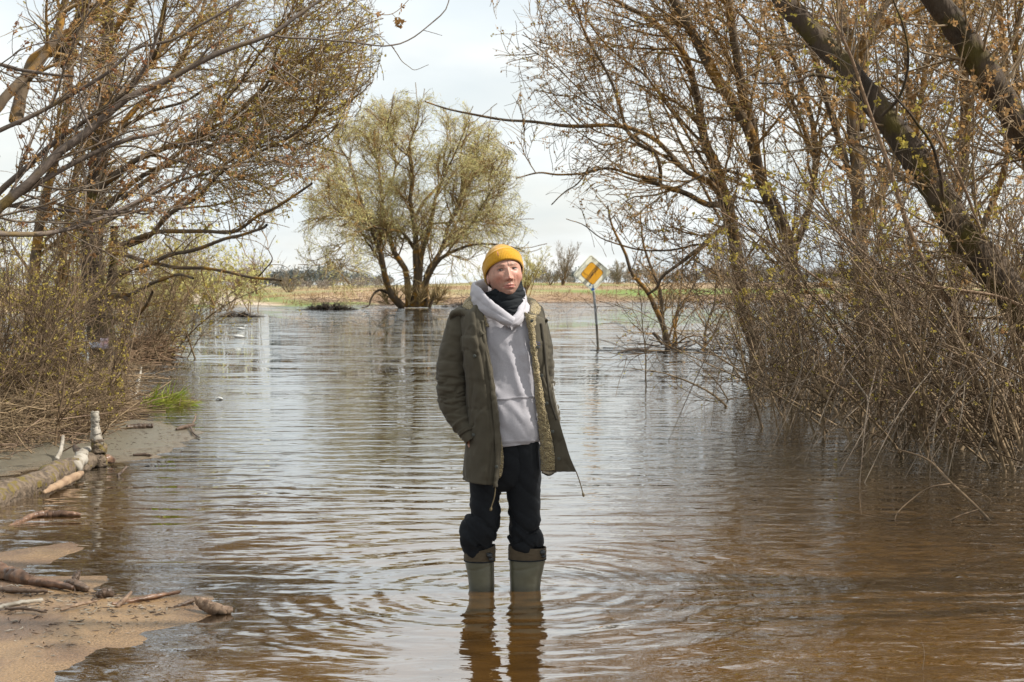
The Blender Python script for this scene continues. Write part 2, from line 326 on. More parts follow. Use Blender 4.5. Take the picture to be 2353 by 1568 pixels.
warp = mt('ADD', Y, mt('ADD', mt('MULTIPLY', noise(0.5, 1, 1, 2, off=9), 0.9), mt('MULTIPLY', noise(2.2, 0.5, 1, 2, off=5), 0.12)))
band = mt('ADD', mt('SINE', mt('MULTIPLY', warp, 2 * math.pi / 0.34)), mt('MULTIPLY', mt('SINE', mt('MULTIPLY', warp, 2 * math.pi / 0.205)), 0.4))
bandm = mt('MULTIPLY', mt('MULTIPLY', ramp(Y, 7.0, 8.8), ramp(Y, 13, 24, 1.0, 0.25)), mt('ADD', ramp(noise(0.35, 0.6, 1, 2, off=12), 0.35, 0.65, 0.3, 1.0), 0.0))
band = mt('MULTIPLY', mt('MULTIPLY', band, bandm), 0.0024)
rightm = ramp(X, 0.4, 3.0, 0.45, 1.35)
fine = mt('MULTIPLY', mt('MULTIPLY', noise(8, 0.65, 1.3, 2.5, 0.5, off=1), rightm), 0.0085)
mid = mt('MULTIPLY', noise(2.4, 0.55, 1.6, 1.5, 0.4, off=2), 0.015)
nearsum = mt('MULTIPLY', mt('ADD', fine, mid), ramp(Y, 9, 20, 1.0, 0.35))
far = mt('MULTIPLY', mt('MULTIPLY', noise(1.6, 0.45, 1.3, 2, 0.5, 0.6, off=7), ramp(Y, 14, 26, 0.0, 1.0)), 0.05)
H = mt('ADD', mt('ADD', mt('ADD', ring, band), nearsum), far)
bmp = N(t, 'ShaderNodeBump'); bmp.inputs['Strength'].default_value = 1.0; bmp.inputs['Distance'].default_value = 1.0; L.new(H, bmp.inputs['Height'])
def cnoise(scale, sx, sy):
    mp = N(t, 'ShaderNodeMapping'); mp.inputs['Scale'].default_value = (sx, sy, 1); L.new(geo.outputs['Position'], mp.inputs[0]); n = N(t, 'ShaderNodeTexNoise'); n.inputs['Scale'].default_value = scale; n.inputs['Detail'].default_value = 2; L.new(mp.outputs[0], n.inputs['Vector']); return n.outputs['Color']
chop = N(t, 'ShaderNodeVectorMath', operation='SUBTRACT'); L.new(cnoise(1.3, .5, 1.2), chop.inputs[0]); chop.inputs[1].default_value = (.5, .5, .5)
chs = N(t, 'ShaderNodeVectorMath', operation='MULTIPLY'); L.new(chop.outputs[0], chs.inputs[0]); chs.inputs[1].default_value = (.22, .42, 0)
chm = N(t, 'ShaderNodeVectorMath', operation='SCALE'); L.new(chs.outputs[0], chm.inputs[0]); L.new(mt('MULTIPLY', ramp(Y, 14, 26), ramp(noise(.11, .5, 1.6, 2, off=31), .3, .6, .45, 1.0)), chm.inputs[3])
chn = N(t, 'ShaderNodeVectorMath', operation='SUBTRACT'); L.new(cnoise(11, .6, 1.15), chn.inputs[0]); chn.inputs[1].default_value = (.5, .5, .5)
chn2 = N(t, 'ShaderNodeVectorMath', operation='MULTIPLY'); L.new(chn.outputs[0], chn2.inputs[0]); chn2.inputs[1].default_value = (.14, .34, 0)
nmask = mt('MULTIPLY', mt('MULTIPLY', ramp(mt('ABSOLUTE', mt('ADD', X, .25)), .45, 1.6), ramp(Y, 8.5, 13, 1.0, 0.25)), ramp(noise(.8, .6, 1.4, 2, off=44), .35, .62, .35, 1.0))
chn3 = N(t, 'ShaderNodeVectorMath', operation='SCALE'); L.new(chn2.outputs[0], chn3.inputs[0]); L.new(nmask, chn3.inputs[3]); chq = N(t, 'ShaderNodeVectorMath', operation='ADD'); L.new(chn3.outputs[0], chq.inputs[0]); L.new(chm.outputs[0], chq.inputs[1]); chm = chq
cha = N(t, 'ShaderNodeVectorMath', operation='ADD'); L.new(bmp.outputs[0], cha.inputs[0]); L.new(chm.outputs[0], cha.inputs[1]); nrmz = N(t, 'ShaderNodeVectorMath', operation='NORMALIZE'); L.new(cha.outputs[0], nrmz.inputs[0])
fr = N(t, 'ShaderNodeFresnel'); fr.inputs['IOR'].default_value = 1.45; L.new(nrmz.outputs[0], fr.inputs['Normal'])
gl = N(t, 'ShaderNodeBsdfGlossy'); gl.inputs['Roughness'].default_value = 0.0; L.new(nrmz.outputs[0], gl.inputs['Normal'])
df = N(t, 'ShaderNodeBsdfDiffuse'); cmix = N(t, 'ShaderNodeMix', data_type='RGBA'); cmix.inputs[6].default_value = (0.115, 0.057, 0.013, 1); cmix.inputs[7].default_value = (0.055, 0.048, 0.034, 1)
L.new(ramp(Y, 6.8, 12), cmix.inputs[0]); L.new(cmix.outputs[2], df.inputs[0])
tp = N(t, 'ShaderNodeBsdfTransparent'); tp.inputs[0].default_value = (0.95, 0.88, 0.78, 1)
sh = N(t, 'ShaderNodeAttribute', attribute_name='shallow')
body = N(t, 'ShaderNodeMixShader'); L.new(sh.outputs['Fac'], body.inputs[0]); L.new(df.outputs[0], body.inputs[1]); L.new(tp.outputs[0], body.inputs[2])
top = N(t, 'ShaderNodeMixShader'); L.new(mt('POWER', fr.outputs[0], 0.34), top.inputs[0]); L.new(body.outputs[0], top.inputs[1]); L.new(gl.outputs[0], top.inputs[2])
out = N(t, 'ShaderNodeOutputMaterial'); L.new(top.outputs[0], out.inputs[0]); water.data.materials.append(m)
# ------------------------------------------------------------------ trees
RG = np.random.default_rng(7)
def unit(v): return v / (np.linalg.norm(v, axis=-1, keepdims=True) + 1e-9)
def limb(pts, r0, r1, Y0, Y1=None, K=22, wob=1.0, mid=None):
    """a limb traced through picture points; r in picture px; depth runs Y0 -> Y1"""
    Y1 = Y0 if Y1 is None else Y1
    n = len(pts); q = np.array([P(x, y, Y0 + (Y1 - Y0) * i / (n - 1)) for i, (x, y) in enumerate(pts)])
    c = cr_spline(q, K); t = np.linspace(0, 1, K)
    r = (r0 + (r1 - r0) * t ** 0.85) * (Y0 + Y1) / 2 / FPX
    L = np.linalg.norm(q[-1] - q[0])
    w = np.stack([vnoise(np.stack([t * 7 + 31 * RG.random(), np.full(K, RG.random() * 99), np.full(K, 3.3)], 1)) for _ in range(3)], 1)
    c = c + w * L * 0.010 * wob * np.minimum(t * 4, 1)[:, None]
    r = r * (1 + 0.10 * vnoise(np.stack([t * 14, np.full(K, RG.random() * 99), np.full(K, 1.7)], 1)))
    return c, r
def stack(limbs): return np.stack([l[0] for l in limbs]), np.stack([l[1] for l in limbs])
def grow(Pp, Rp, n, K, length, ang, r_ratio, r_tip, t0=0.15, wander=0.18, trop=(0, 0, 0.1), bias=(0, 0, 0), curve=0.25, rmin=None, rmax=None, taperlen=0.5, wexp=1.0, rng=None, planar=0.0):
    """grow n children on parents; length = (lo, hi) metres"""
    g = rng or RG
    Lp = np.linalg.norm(np.diff(Pp, axis=1), axis=2).sum(1); w = Lp ** wexp; idx = g.choice(len(Pp), n, p=w / w.sum())
    t = t0 + (1 - t0) * g.random(n) ** 0.85; kk = Pp.shape[1]; f = t * (kk - 1); i = np.minimum(f.astype(int), kk - 2); f = (f - i)[:, None]
    a, b = Pp[idx, i], Pp[idx, i + 1]; p = a + (b - a) * f; T = unit(b - a); rp = Rp[idx, i] * (1 - f[:, 0]) + Rp[idx, i + 1] * f[:, 0]
    per = unit(np.cross(T, g.normal(size=(n, 3)))); al = np.radians(g.uniform(ang[0], ang[1], n))[:, None]
    d = unit(T * np.cos(al) + per * np.sin(al) + np.array(bias))
    if planar: d[:, 1] *= (1 - planar); d = unit(d)
    Ln = g.uniform(length[0], length[1], n) * (1 - taperlen * t) * np.minimum(1, 0.4 + Lp[idx] / np.median(Lp) * 0.6)
    r0 = rp * r_ratio * g.uniform(0.7, 1.1, n)
    if rmax is not None: r0 = np.minimum(r0, rmax)
    if rmin is not None: r0 = np.maximum(r0, rmin)
    cv = g.normal(size=(n, 3)) * curve / K; tr = np.array(trop) / K
    out = np.empty((n, K, 3)); out[:, 0] = p
    for k in range(1, K):
        d = unit(d + cv + tr + g.normal(size=(n, 3)) * wander / math.sqrt(K)); p = p + d * (Ln / (K - 1))[:, None]; out[:, k] = p
    rr = r0[:, None] * (1 - np.linspace(0, 1, K)[None] ** 1.1) + np.minimum(r_tip, r0)[:, None] * np.linspace(0, 1, K)[None]
    return out, rr
def buds(Pt, n, size, g=None, droop=0.0, tip=0.5, per=3):
    """small crossed leaf-like faces along twigs"""
    g = g or RG; idx = g.integers(0, len(Pt), n); K = Pt.shape[1]
    f = (tip + (1 - tip) * g.random(n)) * (K - 1); i = np.minimum(f.astype(int), K - 2); f = (f - i)[:, None]
    c = Pt[idx, i] * (1 - f) + Pt[idx, i + 1] * f
    c = np.repeat(c, per, 0); m = len(c); s = size * g.uniform(0.5, 1.3, m)[:, None]
    a = unit(g.normal(size=(m, 3)) + np.array([0, 0, -droop])); b = unit(np.cross(a, g.normal(size=(m, 3))))
    c = c + g.normal(size=(m, 3)) * size * 0.3
    V = np.stack([c - b * s * 0.3, c + a * s * 0.5 - b * s * 0.42, c + a * s, c + a * s * 0.5 + b * s * 0.42], 1).reshape(-1, 3)
    return V, np.arange(m * 4).reshape(-1, 4)
def pj(a):
    return 1176.5 + a[:, 0] / a[:, 1] * FPX, HOR - (a[:, 2] - CAMZ) / a[:, 1] * FPX
def keep(Pt, Rt, f):
    m = f(*pj(Pt[:, -1])) & f(*pj(Pt[:, Pt.shape[1] // 2])); return Pt[m], Rt[m]
def lcrown(x, y): return x < np.interp(y, [-200, 0, 120, 200, 300, 380, 460, 540, 600, 700], [900, 880, 890, 860, 800, 770, 700, 640, 600, 420])
def lshrub(x, y): return (x < np.interp(y, [500, 640, 760, 850, 890, 935, 1000, 1060], [420, 350, 310, 290, 300, 290, 240, 190])) & ~((np.abs(x - 232) < 34) & (y > 740) & (y < 850) & (np.sin(x * 12.9 + y * 78.2) > -.6))
def above(Pt, Rt, z=-0.05):
    k = Pt[:, :, 2].min(1) > z
    return Pt[k], Rt[k]
def build_tree(name, label, cat, base, trunks, twigs=None, budlist=None, mt_='bark_willow', group=None, sides=10, trunkname='trunk'):
    o = thing(name, label, cat, base, group); b = np.asarray(base, float)
    for nm, (Pt, Rt), mm, S in trunks:
        V, F = tubes(Pt, Rt, S)
        if S >= 8: # bark relief on the big ones
            cen = np.repeat(Pt.reshape(-1, 3), S, 0); dv = V - cen; rr = np.linalg.norm(dv, axis=1, keepdims=True)
            V = cen + dv * (1 + 0.10 * fbm(V * 9, 2, 4)[:, None] + 0.06 * fbm(V * np.array([40, 40, 12]), 1, 6)[:, None])
        q = mesh_obj(nm, V - b, F, M[mm], o)
        if len(Pt) > 3: q['kind'] = 'stuff'
    for nm, lst, mm, S in (twigs or []):
        V, F = join([tubes(a, r, S) for a, r in lst]); q = mesh_obj(nm, V - b, F, M[mm], o); q['kind'] = 'stuff'
    for nm, (V, F), mm in (budlist or []):
        q = mesh_obj(nm, V - b, F, M[mm], o, smooth=False); q['kind'] = 'stuff'
    return o
ORI = lambda ox, oy, s: (lambda L: [(ox + s * x, oy + s * y) for x, y in L])

# --- willow in mid picture, 86 m away
mw = ORI(680, 184, .3517); Yw = 86
mt_l = [
 (mw([(700,1485),(620,1400),(580,1250),(540,1100),(500,980),(440,840),(330,740),(250,680),(150,655)]), 12, 2, 86, 82),
 (mw([(740,1485),(720,1250),(640,1120),(610,1000),(565,880),(560,760),(540,600),(515,440),(520,330)]), 11, 1.5, 86, 88),
 (mw([(780,1485),(790,1300),(780,1150),(775,950),(755,750),(770,620),(740,500),(750,380),(800,250),(790,130)]), 13, 1.2, 86, 85),
 (mw([(800,1480),(820,1150),(870,1000),(900,850),(915,750),(980,600),(1050,450),(1100,330),(1140,260)]), 10, 1.2, 86, 84),
 (mw([(830,1480),(860,1250),(960,1100),(1000,950),(1060,800),(1090,600),(1080,450),(1150,330)]), 10, 1.2, 86, 90),
 (mw([(850,1480),(860,1300),(960,1160),(1070,1100),(1200,1070),(1390,1085),(1490,1120)]), 9, 1, 86, 82),
 (mw([(780,1200),(820,1080),(870,950),(1000,930),(1200,920),(1370,950)]), 5, 0.8, 86, 91),
 (mw([(770,1100),(700,1000),(600,980),(500,950),(350,900),(260,850),(200,760)]), 6, 0.8, 86, 80),
 (mw([(775,900),(850,780),(930,690),(980,600),(960,450)]), 6, 1, 86, 88),
 (mw([(560,800),(600,720),(640,640),(650,520),(600,400),(610,250)]), 5, 1, 87, 91),
 (mw([(520,1150),(480,1080),(420,1040),(330,1060),(250,1150),(200,1230)]), 3, .6, 86, 81),
 (mw([(960,1100),(1100,1000),(1200,850),(1290,700),(1330,560)]), 5, .8, 88, 84),
 (mw([(440,840),(380,650),(330,500),(280,420),(290,300)]), 5, .8, 86, 88),
 (mw([(740,500),(650,420),(600,300),(640,150)]), 3.5, .7, 86, 84),
 (mw([(1000,950),(1090,780),(1150,600),(1230,470),(1260,360)]), 5, .8, 87, 88),
]
A = stack([limb(*a, K=20) for a in mt_l])
hook = stack([limb(mw([(620,1400),(560,1375),(520,1385),(490,1430),(475,1475),(430,1490)]), 4, 1.2, 86, 84), limb(mw([(870,1490),(900,1430),(940,1390)]), 4, 2, 86)])
A = (A[0], A[1] * .78)
B1 = grow(*A, 210, 9, (2.0, 4.6), (18, 55), .55, .02, t0=.2, trop=(0, 0, .35), rmax=.05, rmin=.02, wander=.35)
B2 = grow(*B1, 1300, 8, (1.2, 2.8), (15, 60), .6, .010, t0=.15, trop=(0, 0, .15), rmin=.009, wander=.4)
B3 = grow(*B2, 6500, 6, (0.7, 1.8), (10, 60), .6, .004, t0=.1, trop=(0, 0, -.05), rmin=.0065, wander=.4)
B3b = grow(*B1, 4500, 6, (0.6, 1.5), (20, 70), .3, .005, t0=.1, trop=(0, 0, -.05), rmin=.008, rmax=.01, wander=.4)
B4 = grow(*B3, 25000, 3, (0.35, 1.1), (10, 60), .7, .003, t0=.1, trop=(0, 0, -.35), rmin=.0042, wander=.35)
def dome(x, y): return ((x - 950) / (262 + 12 * np.sin(y * .11) + 9 * np.sin(y * .31))) ** 2 + ((np.minimum(y, 500) - 500) / (285 + 14 * np.sin(x * .09) + 9 * np.sin(x * .23))) ** 2 < 1
B2, B3, B3b, B4 = [keep(*q_, dome) for q_ in (B2, B3, B3b, B4)]
shoots = grow(*stack([limb(mw([(x, 1488), (x + dx, 1380)]), 2, 1, 86 + RG.uniform(-1.5, 1.5)) for x, dx in ((620, -60), (680, -50), (740, 0), (800, 30), (860, 60), (900, 80))]), 300, 7, (.6, 1.9), (5, 70), .6, .006, trop=(0, 0, .4), rmin=.01)
low = grow(*A, 500, 7, (.8, 2.0), (30, 90), .3, .006, t0=.03, trop=(0, 0, .1), rmin=.01, rmax=.02)
low = (low[0][low[0][:, 0, 2] < 6], low[1][low[0][:, 0, 2] < 6]); low = above(*low)
base = G(930, 708)
build_tree('willow_tree', 'broad round yellow green willow standing in the water behind the man, forked into many stems', 'tree', base,
  [('trunk', A, 'bark_willow', 8), ('dead_branch', (hook[0][:1], hook[1][:1]), 'bark_dark', 6), ('dead_branch', (hook[0][1:], hook[1][1:]), 'bark_dark', 6)],
  [('branches', [B1, B2], 'twig_orange', 4), ('twigs', [B3, B3b, above(*low), above(*shoots)], 'twig_tan', 2), ('crown', [B4], 'twig_yellow', 2)],
  [('leaf_buds', buds(B4[0], 25000, .08, droop=.3, tip=.1, per=1), 'catkin')])

# --- large old willow on the left, 24 m
l5 = ORI(0, 0, .3517); l6 = ORI(0, 459.5, .3517); Yl = 24
trk = [limb([(236, 858), (232, 790), (222, 700), (212, 600), (216, 480), (226, 360), (238, 240), (246, 120), (250, -40)], 30, 12, 24, 24.5, K=40, wob=.4),
       limb([(262, 858), (258, 800), (250, 700), (262, 600), (262, 520)], 13, 8, 24.6, 24.8, K=24, wob=.4)]
tr2 = [limb(l5([(640,430),(740,220),(870,0),(900,-100)]), 9, 7, 24.4, 24), limb(l5([(380,420),(480,200),(570,0),(600,-100)]), 13, 10, 23, 22), limb(l5([(100,800),(180,470),(300,330),(480,200)]), 15, 11, 22, 23),
       limb(l5([(-60,760),(100,560),(250,430),(380,200),(440,-50)]), 12, 9, 21, 22), limb([(60, 800), (75, 650), (90, 520), (120, 400), (150, 300), (165, 150), (190, -30)], 14, 8, 25, 26), limb([(130, 830), (135, 700), (150, 560), (170, 420), (215, 260)], 11, 7, 26, 27)]
lim = [
 (l5([(620,1250),(800,1120),(900,1030),(1100,950),(1400,820),(1500,770),(1700,600),(1770,450),(1800,330),(1880,180)]), 9, 1.5, 24, 21),
 (l5([(640,1400),(900,1180),(1200,1040),(1400,960),(1620,900),(1850,740),(1950,540),(2050,300),(2130,150)]), 8, 1.2, 24, 22),
 (l5([(700,1650),(950,1550),(1100,1400),(1300,1280),(1450,1150),(1620,1050),(1850,920),(2050,780),(2100,600)]), 8, 1.5, 24, 20),
 (l5([(640,1000),(900,700),(1100,500),(1250,250),(1330,0),(1350,-120)]), 8, 3, 24.5, 26),
 (l5([(660,800),(850,560),(1000,380),(1050,150),(1080,-80)]), 7, 3, 24, 22),
 (l5([(680,700),(900,520),(1150,200),(1300,20),(1380,-120)]), 7, 3, 24, 26),
 (l5([(700,1150),(1000,1000),(1300,930),(1550,880),(1850,910),(2080,970),(2300,1020)]), 5, 1, 24, 20),
 (l5([(800,1300),(1100,1060),(1400,760),(1550,560),(1750,300),(1900,100)]), 6, 1.2, 23, 21),
 (l5([(700,900),(1000,720),(1200,660),(1400,560),(1700,540),(1960,530),(2100,400)]), 5, 1, 25, 23),
 (l5([(620,1500),(900,1330),(1150,1200),(1400,1130),(1600,1000),(1900,860),(2300,700)]), 5, .8, 24, 21),
]
low_l = [
 (l6([(700,330),(920,240),(1060,195),(1300,205),(1500,215),(1600,180),(1700,110),(1829,40),(2040,-110)]), 7, 2.5, 24, 20),
 (l6([(720,520),(890,450),(1050,390),(1200,340),(1400,290),(1550,230),(1690,180),(1745,160)]), 6, 3, 24, 20),
 (l6([(1690,185),(1722,150),(1725,120)]), 3, 2, 20, 20),
 (l6([(700,340),(870,375),(1100,415),(1350,450),(1500,480),(1690,505),(1820,525)]), 6, 2.6, 24, 20.5),
 (l6([(1690,500),(1775,400),(1760,340),(1730,300)]), 2.2, .8, 20.7, 20.2),
 (l6([(720,640),(850,610),(1000,540),(1180,495),(1275,502)]), 6, 2.5, 24, 21.5),
 (l6([(640,700),(740,770),(850,790),(930,720),(1000,600)]), 7, 3, 24, 23),
 (l6([(650,560),(740,600),(830,650),(865,690)]), 6, 4, 24, 23),
]
T0 = stack(trk[:1]); T0b = stack(trk[1:]); T2 = stack([limb(*x) if not isinstance(x[0], np.ndarray) else x for x in tr2]); LM = stack([limb(*a, K=22, wob=1.3) for a in lim]); LO = stack([limb(*a, K=22, wob=1.6) for a in low_l])
AL = (np.concatenate([LM[0], T2[0]]), np.concatenate([LM[1], T2[1]]))
right = (.5, 0, .15)
C1 = grow(*AL, 210, 10, (1.0, 3.0), (15, 60), .55, .008, t0=.12, trop=(.15, 0, .2), bias=(.35, 0, 0), rmax=.035, rmin=.012, wander=.3)
C1b = grow(*LO, 60, 8, (.4, 1.5), (15, 60), .4, .004, t0=.2, trop=(.1, 0, -.1), rmax=.012, rmin=.005, wander=.3)
C2 = grow(*C1, 1400, 8, (.6, 1.9), (15, 65), .6, .004, t0=.1, trop=(.1, 0, .05), bias=(.2, 0, 0), rmin=.0055, wander=.35)
C3 = grow(*C2, 6600, 6, (.35, 1.1), (15, 60), .6, .002, t0=.1, trop=(.05, 0, -.1), rmin=.003, wander=.35)
C1, C2, C3 = [keep(*q_, lcrown) for q_ in (C1, C2, C3)]
C3b = grow(*stack(trk[:1]), 600, 7, (.5, 1.8), (30, 90), .1, .003, t0=.25, trop=(.1, 0, .1), rmin=.005, rmax=.01)
build_tree('willow_tree', 'large old willow on the left, paper notice on its trunk, limbs orange with lichen', 'tree', G(236, 852),
  [('trunk', T0, 'bark_dark', 14), ('trunk', T0b, 'bark_dark', 10), ('limbs', T2, 'bark_willow', 9), ('limbs', LM, 'bark_willow', 8), ('dead_branches', LO, 'bark_willow', 7)],
  [('branches', [C1, C1b], 'twig_orange', 5), ('twigs', [C2, C3b], 'twig_orange', 3), ('crown', [C3], 'twig_brown', 2)],
  [('leaf_buds', buds(C3[0], 6000, .045, tip=.2, per=2), 'bud_green')])

# --- near maple limbs entering from the left edge, 10 m
ml = [
 (l5([(-300,1650),(0,1350),(200,1180),(400,980),(560,870),(830,650),(1000,570),(1330,400),(1530,320),(1780,230),(1960,90),(2100,0),(2200,-80)]), 14, 3, 9.5, 10),
 (l5([(1780,230),(1900,250),(2150,258)]) + [(861, 104), (898, 103), (924, 98), (957, 82), (992, 53), (1023, 23), (1034, -10)], 2.6, 1.2, 10, 10.5),
 ([(898, 103), (911, 122), (924, 141), (940, 154), (955, 161), (985, 149)], 1.2, .6, 10.33, 10.5),
 ([(973, 70), (992, 75), (1016, 82)], .9, .5, 10.42, 10.5),
 (l5([(-250,1500),(50,1310),(400,1110),(720,950),(1000,880),(1060,850),(1100,815)]), 9, 4, 9.5, 10),
 (l5([(-200,1480),(0,1240),(300,980),(560,790),(850,580),(1000,330),(1080,0),(1100,-80)]), 8, 3, 10, 9.5),
 (l5([(-200,1330),(0,1340),(300,1365),(600,1390),(860,1380),(1010,1360)]), 6, 2, 9.5, 10.4),
 (l5([(860,1380),(960,1400),(1050,1330),(1180,1150),(1260,1010),(1300,760)]), 2.6, 1, 10.3, 10.6),
 (l5([(-200,1520),(0,1530),(300,1530),(600,1450),(860,1330),(1060,1210),(1240,1100),(1300,980)]), 7, 2, 9, 10.5),
 (l5([(-200,950),(0,850),(200,760),(400,660),(700,480),(880,320),(1100,260),(1300,160),(1600,0),(1650,-60)]), 6, 2, 9.5, 9.8),
 (l5([(560,870),(700,960),(900,960),(1100,1040),(1300,1085),(1550,1085),(1850,1040),(2080,990)]), 2.8, 1, 10.2, 10.6),
 (l5([(1000,880),(1080,930),(1280,940),(1540,930),(1620,800)]), 2, .8, 10, 10.3),
 (l5([(-200,400),(0,420),(150,460),(350,490),(480,500)]), 5, 3, 9.5, 9.5),
 (l5([(1330,400),(1550,470),(1700,510),(1850,530)]), 1.6, .7, 10, 10.3),
 (l5([(600,850),(520,640),(540,300),(560,0)]), 3.2, 1.6, 9.6, 9.6),
]
mend = [(725 + 120 - 22, 0), ]
tw = [([(800, -12), (812, 0), (847, 28), (877, 34), (901, 32), (924, 16), (950, -12)], 1.3, .8, 9.5, 9.7), ([(901, 32), (910, 42), (920, 56)], .8, .5, 9.62, 9.65)]
MA = stack([limb(*a, K=24, wob=.7) for a in ml])
MT = stack([limb(*a, K=24, wob=.5) for a in tw])
D1 = grow(*MA, 90, 9, (.5, 1.5), (20, 65), .5, .003, t0=.05, trop=(.1, 0, .25), rmax=.009, rmin=.0035, wander=.3)
k = D1[0][:, -1, 0] < -1.35; D1 = (D1[0][k], D1[1][k])
D2 = grow(*D1, 700, 6, (.15, .55), (20, 65), .6, .0014, t0=.1, trop=(0, 0, .1), rmin=.002, wander=.3)
k = MA[0][:, :, 0].mean(1) < 5
SB = (np.concatenate([D2[0]]),)
build_tree('maple_tree', 'near grey barked maple reaching in from the left edge with rust red flower clusters', 'tree', P(-420, 1085, 9),
  [('limbs', MA, 'bark_grey', 9), ('hanging_twig', MT, 'twig_brown', 5)],
  [('twigs', [D1, D2], 'twig_grey', 4)],
  [('flower_clusters', join([buds(D2[0], 950, .019, droop=1.0, tip=.4, per=9), buds(D1[0], 120, .022, droop=1.0, tip=.3, per=9)]), 'bud_rust'),
   ('leaf_buds', buds(MT[0], 8, .03, tip=.4, per=7), 'bud_rust')])

# --- right side: two leaning near trunks
r3 = ORI(1709.5, 0, .3517)
R1 = stack([limb([(2470, 1030), (2440, 900), (2385, 780)] + r3([(1650,1800),(1400,1500),(1250,1230),(1050,930),(850,680),(650,430),(480,250),(270,0),(180,-120)]), 47, 23, 12, 13, K=60, wob=.25)])
R1b = stack([limb(r3([(640,540),(600,520),(450,490),(350,530),(240,550),(110,545)]), 5, 2, 12.4, 12.2), limb(r3([(900,760),(1010,640),(1070,430),(1060,250),(980,0)]), 4, 2, 12, 11.5), limb(r3([(1300,1300),(1250,1000),(1130,800),(1000,640),(900,560)]), 5, 2, 12, 11)])
S1 = grow(*R1, 60, 9, (.6, 2.4), (30, 80), .12, .003, t0=.2, trop=(-.1, 0, .3), rmax=.014, rmin=.005)
S2 = grow(*S1, 420, 6, (.25, .9), (20, 60), .5, .0015, trop=(0, 0, .1), rmin=.0022)
build_tree('leaning_tree', 'thick dark mossy trunk leaning diagonally to the upper left across the right side', 'tree', G(2470, 1030, -.2),
  [('trunk', R1, 'bark_dark', 20), ('side_branches', R1b, 'bark_dark', 7)], [('twigs', [S1, S2], 'twig_brown', 4)], [('leaf_buds', buds(S2[0], 900, .035, per=4), 'bud_orange')])
R2 = stack([limb([(2540, 1030), (2530, 800), (2490, 620), (2450, 490)] + r3([(1960,1080),(1829,870),(1750,750),(1550,430),(1400,200),(1250,0),(1190,-110)]), 40, 29, 12.8, 12.5, K=50, wob=.25)])
S1 = grow(*R2, 60, 9, (.6, 2.4), (30, 80), .12, .003, t0=.2, trop=(-.1, 0, .3), rmax=.014, rmin=.005)
S2 = grow(*S1, 420, 6, (.25, .9), (20, 60), .5, .0015, trop=(0, 0, .1), rmin=.0022)
build_tree('leaning_tree', 'dark leaning trunk in the top right corner, right of the longer leaning trunk', 'tree', G(2540, 1030, -.2),
  [('trunk', R2, 'bark_dark', 20)], [('twigs', [S1, S2], 'twig_brown', 4)], [('leaf_buds', buds(S2[0], 900, .035, per=4), 'bud_orange')])

# --- right: trees standing in the water 20 - 27 m away
r2 = ORI(1158, 0, .3517); r4 = ORI(1250, 514.7, .258)
def right_tree(label, base, trunk_l, limb_l, n1, n2, n3, nb, bias=(-.2, 0, 0), cut=None, budm='bud_orange', twig='twig_orange', bs=.05, l1=(.8, 2.6)):
    T = stack(trunk_l); parts = [('trunk', T, 'bark_willow', 10)]
    AA = T
    if limb_l:
        Lm = stack(limb_l); parts.append(('limbs', Lm, 'bark_willow', 8)); AA = (np.concatenate([T[0], Lm[0]]), np.concatenate([T[1], Lm[1]])) if T[0].shape[1] == Lm[0].shape[1] else Lm
    E1 = grow(*AA, int(n1 * .75), 9, l1, (15, 60), .5, .006, t0=.18, trop=(-.1, 0, .25), bias=bias, rmax=.024, rmin=.007, wander=.3)
    E2 = grow(*E1, int(n2 * .5), 7, (.5, 1.6), (15, 65), .6, .003, t0=.1, trop=(-.05, 0, .1), rmin=.0038, wander=.35)
    E3 = grow(*E2, int(n3 * .52), 6, (.3, .9), (15, 60), .6, .0018, t0=.1, trop=(0, 0, -.15), rmin=.003, wander=.35)
    if cut:
        E1, E2, E3 = [(e[0][cut(e[0])], e[1][cut(e[0])]) for e in (E1, E2, E3)]
    E1, E2, E3 = above(*E1), above(*E2), above(*E3)
    build_tree('willow_tree', label, 'tree', base, parts, [('branches', [E1], twig, 5), ('twigs', [E2], twig, 3), ('crown', [E3], 'twig_brown', 2)],
      [('flower_buds', join([buds(E2[0], int(nb * .45), bs * .7, tip=.1, droop=.6, per=3), buds(E3[0], nb // 4, bs * .7, tip=.1, droop=.6, per=3)]), budm), ('leaf_buds', buds(E2[0], nb // 5, bs * .6, per=3), 'bud_green')])
def pxof(Pt):
    a = Pt[:, -1]; d = a - np.array([0, 0, CAMZ]); return 1176.5 + d[:, 0] / d[:, 1] * FPX, HOR - d[:, 2] / d[:, 1] * FPX
def cutL(Pt):
    x, y = pxof(Pt); return (x > 1130) & ~((y > 330) & (y < 640) & (x < 1300 + (y > 480) * 60)) & ~((x < 1440) & (y > 545)) & ~((x < 1480) & (y > 640))
r5 = limb([(1742, 860), (1736, 790), (1712, 720), (1700, 640), (1690, 560), (1675, 471), (1664, 440), (1643, 380), (1619, 334), (1612, 281), (1601, 211), (1587, 158), (1576, 123), (1538, 81), (1492, 42), (1439, 18), (1380, -20)], 21, 4, 23, 21, K=30, wob=.5)
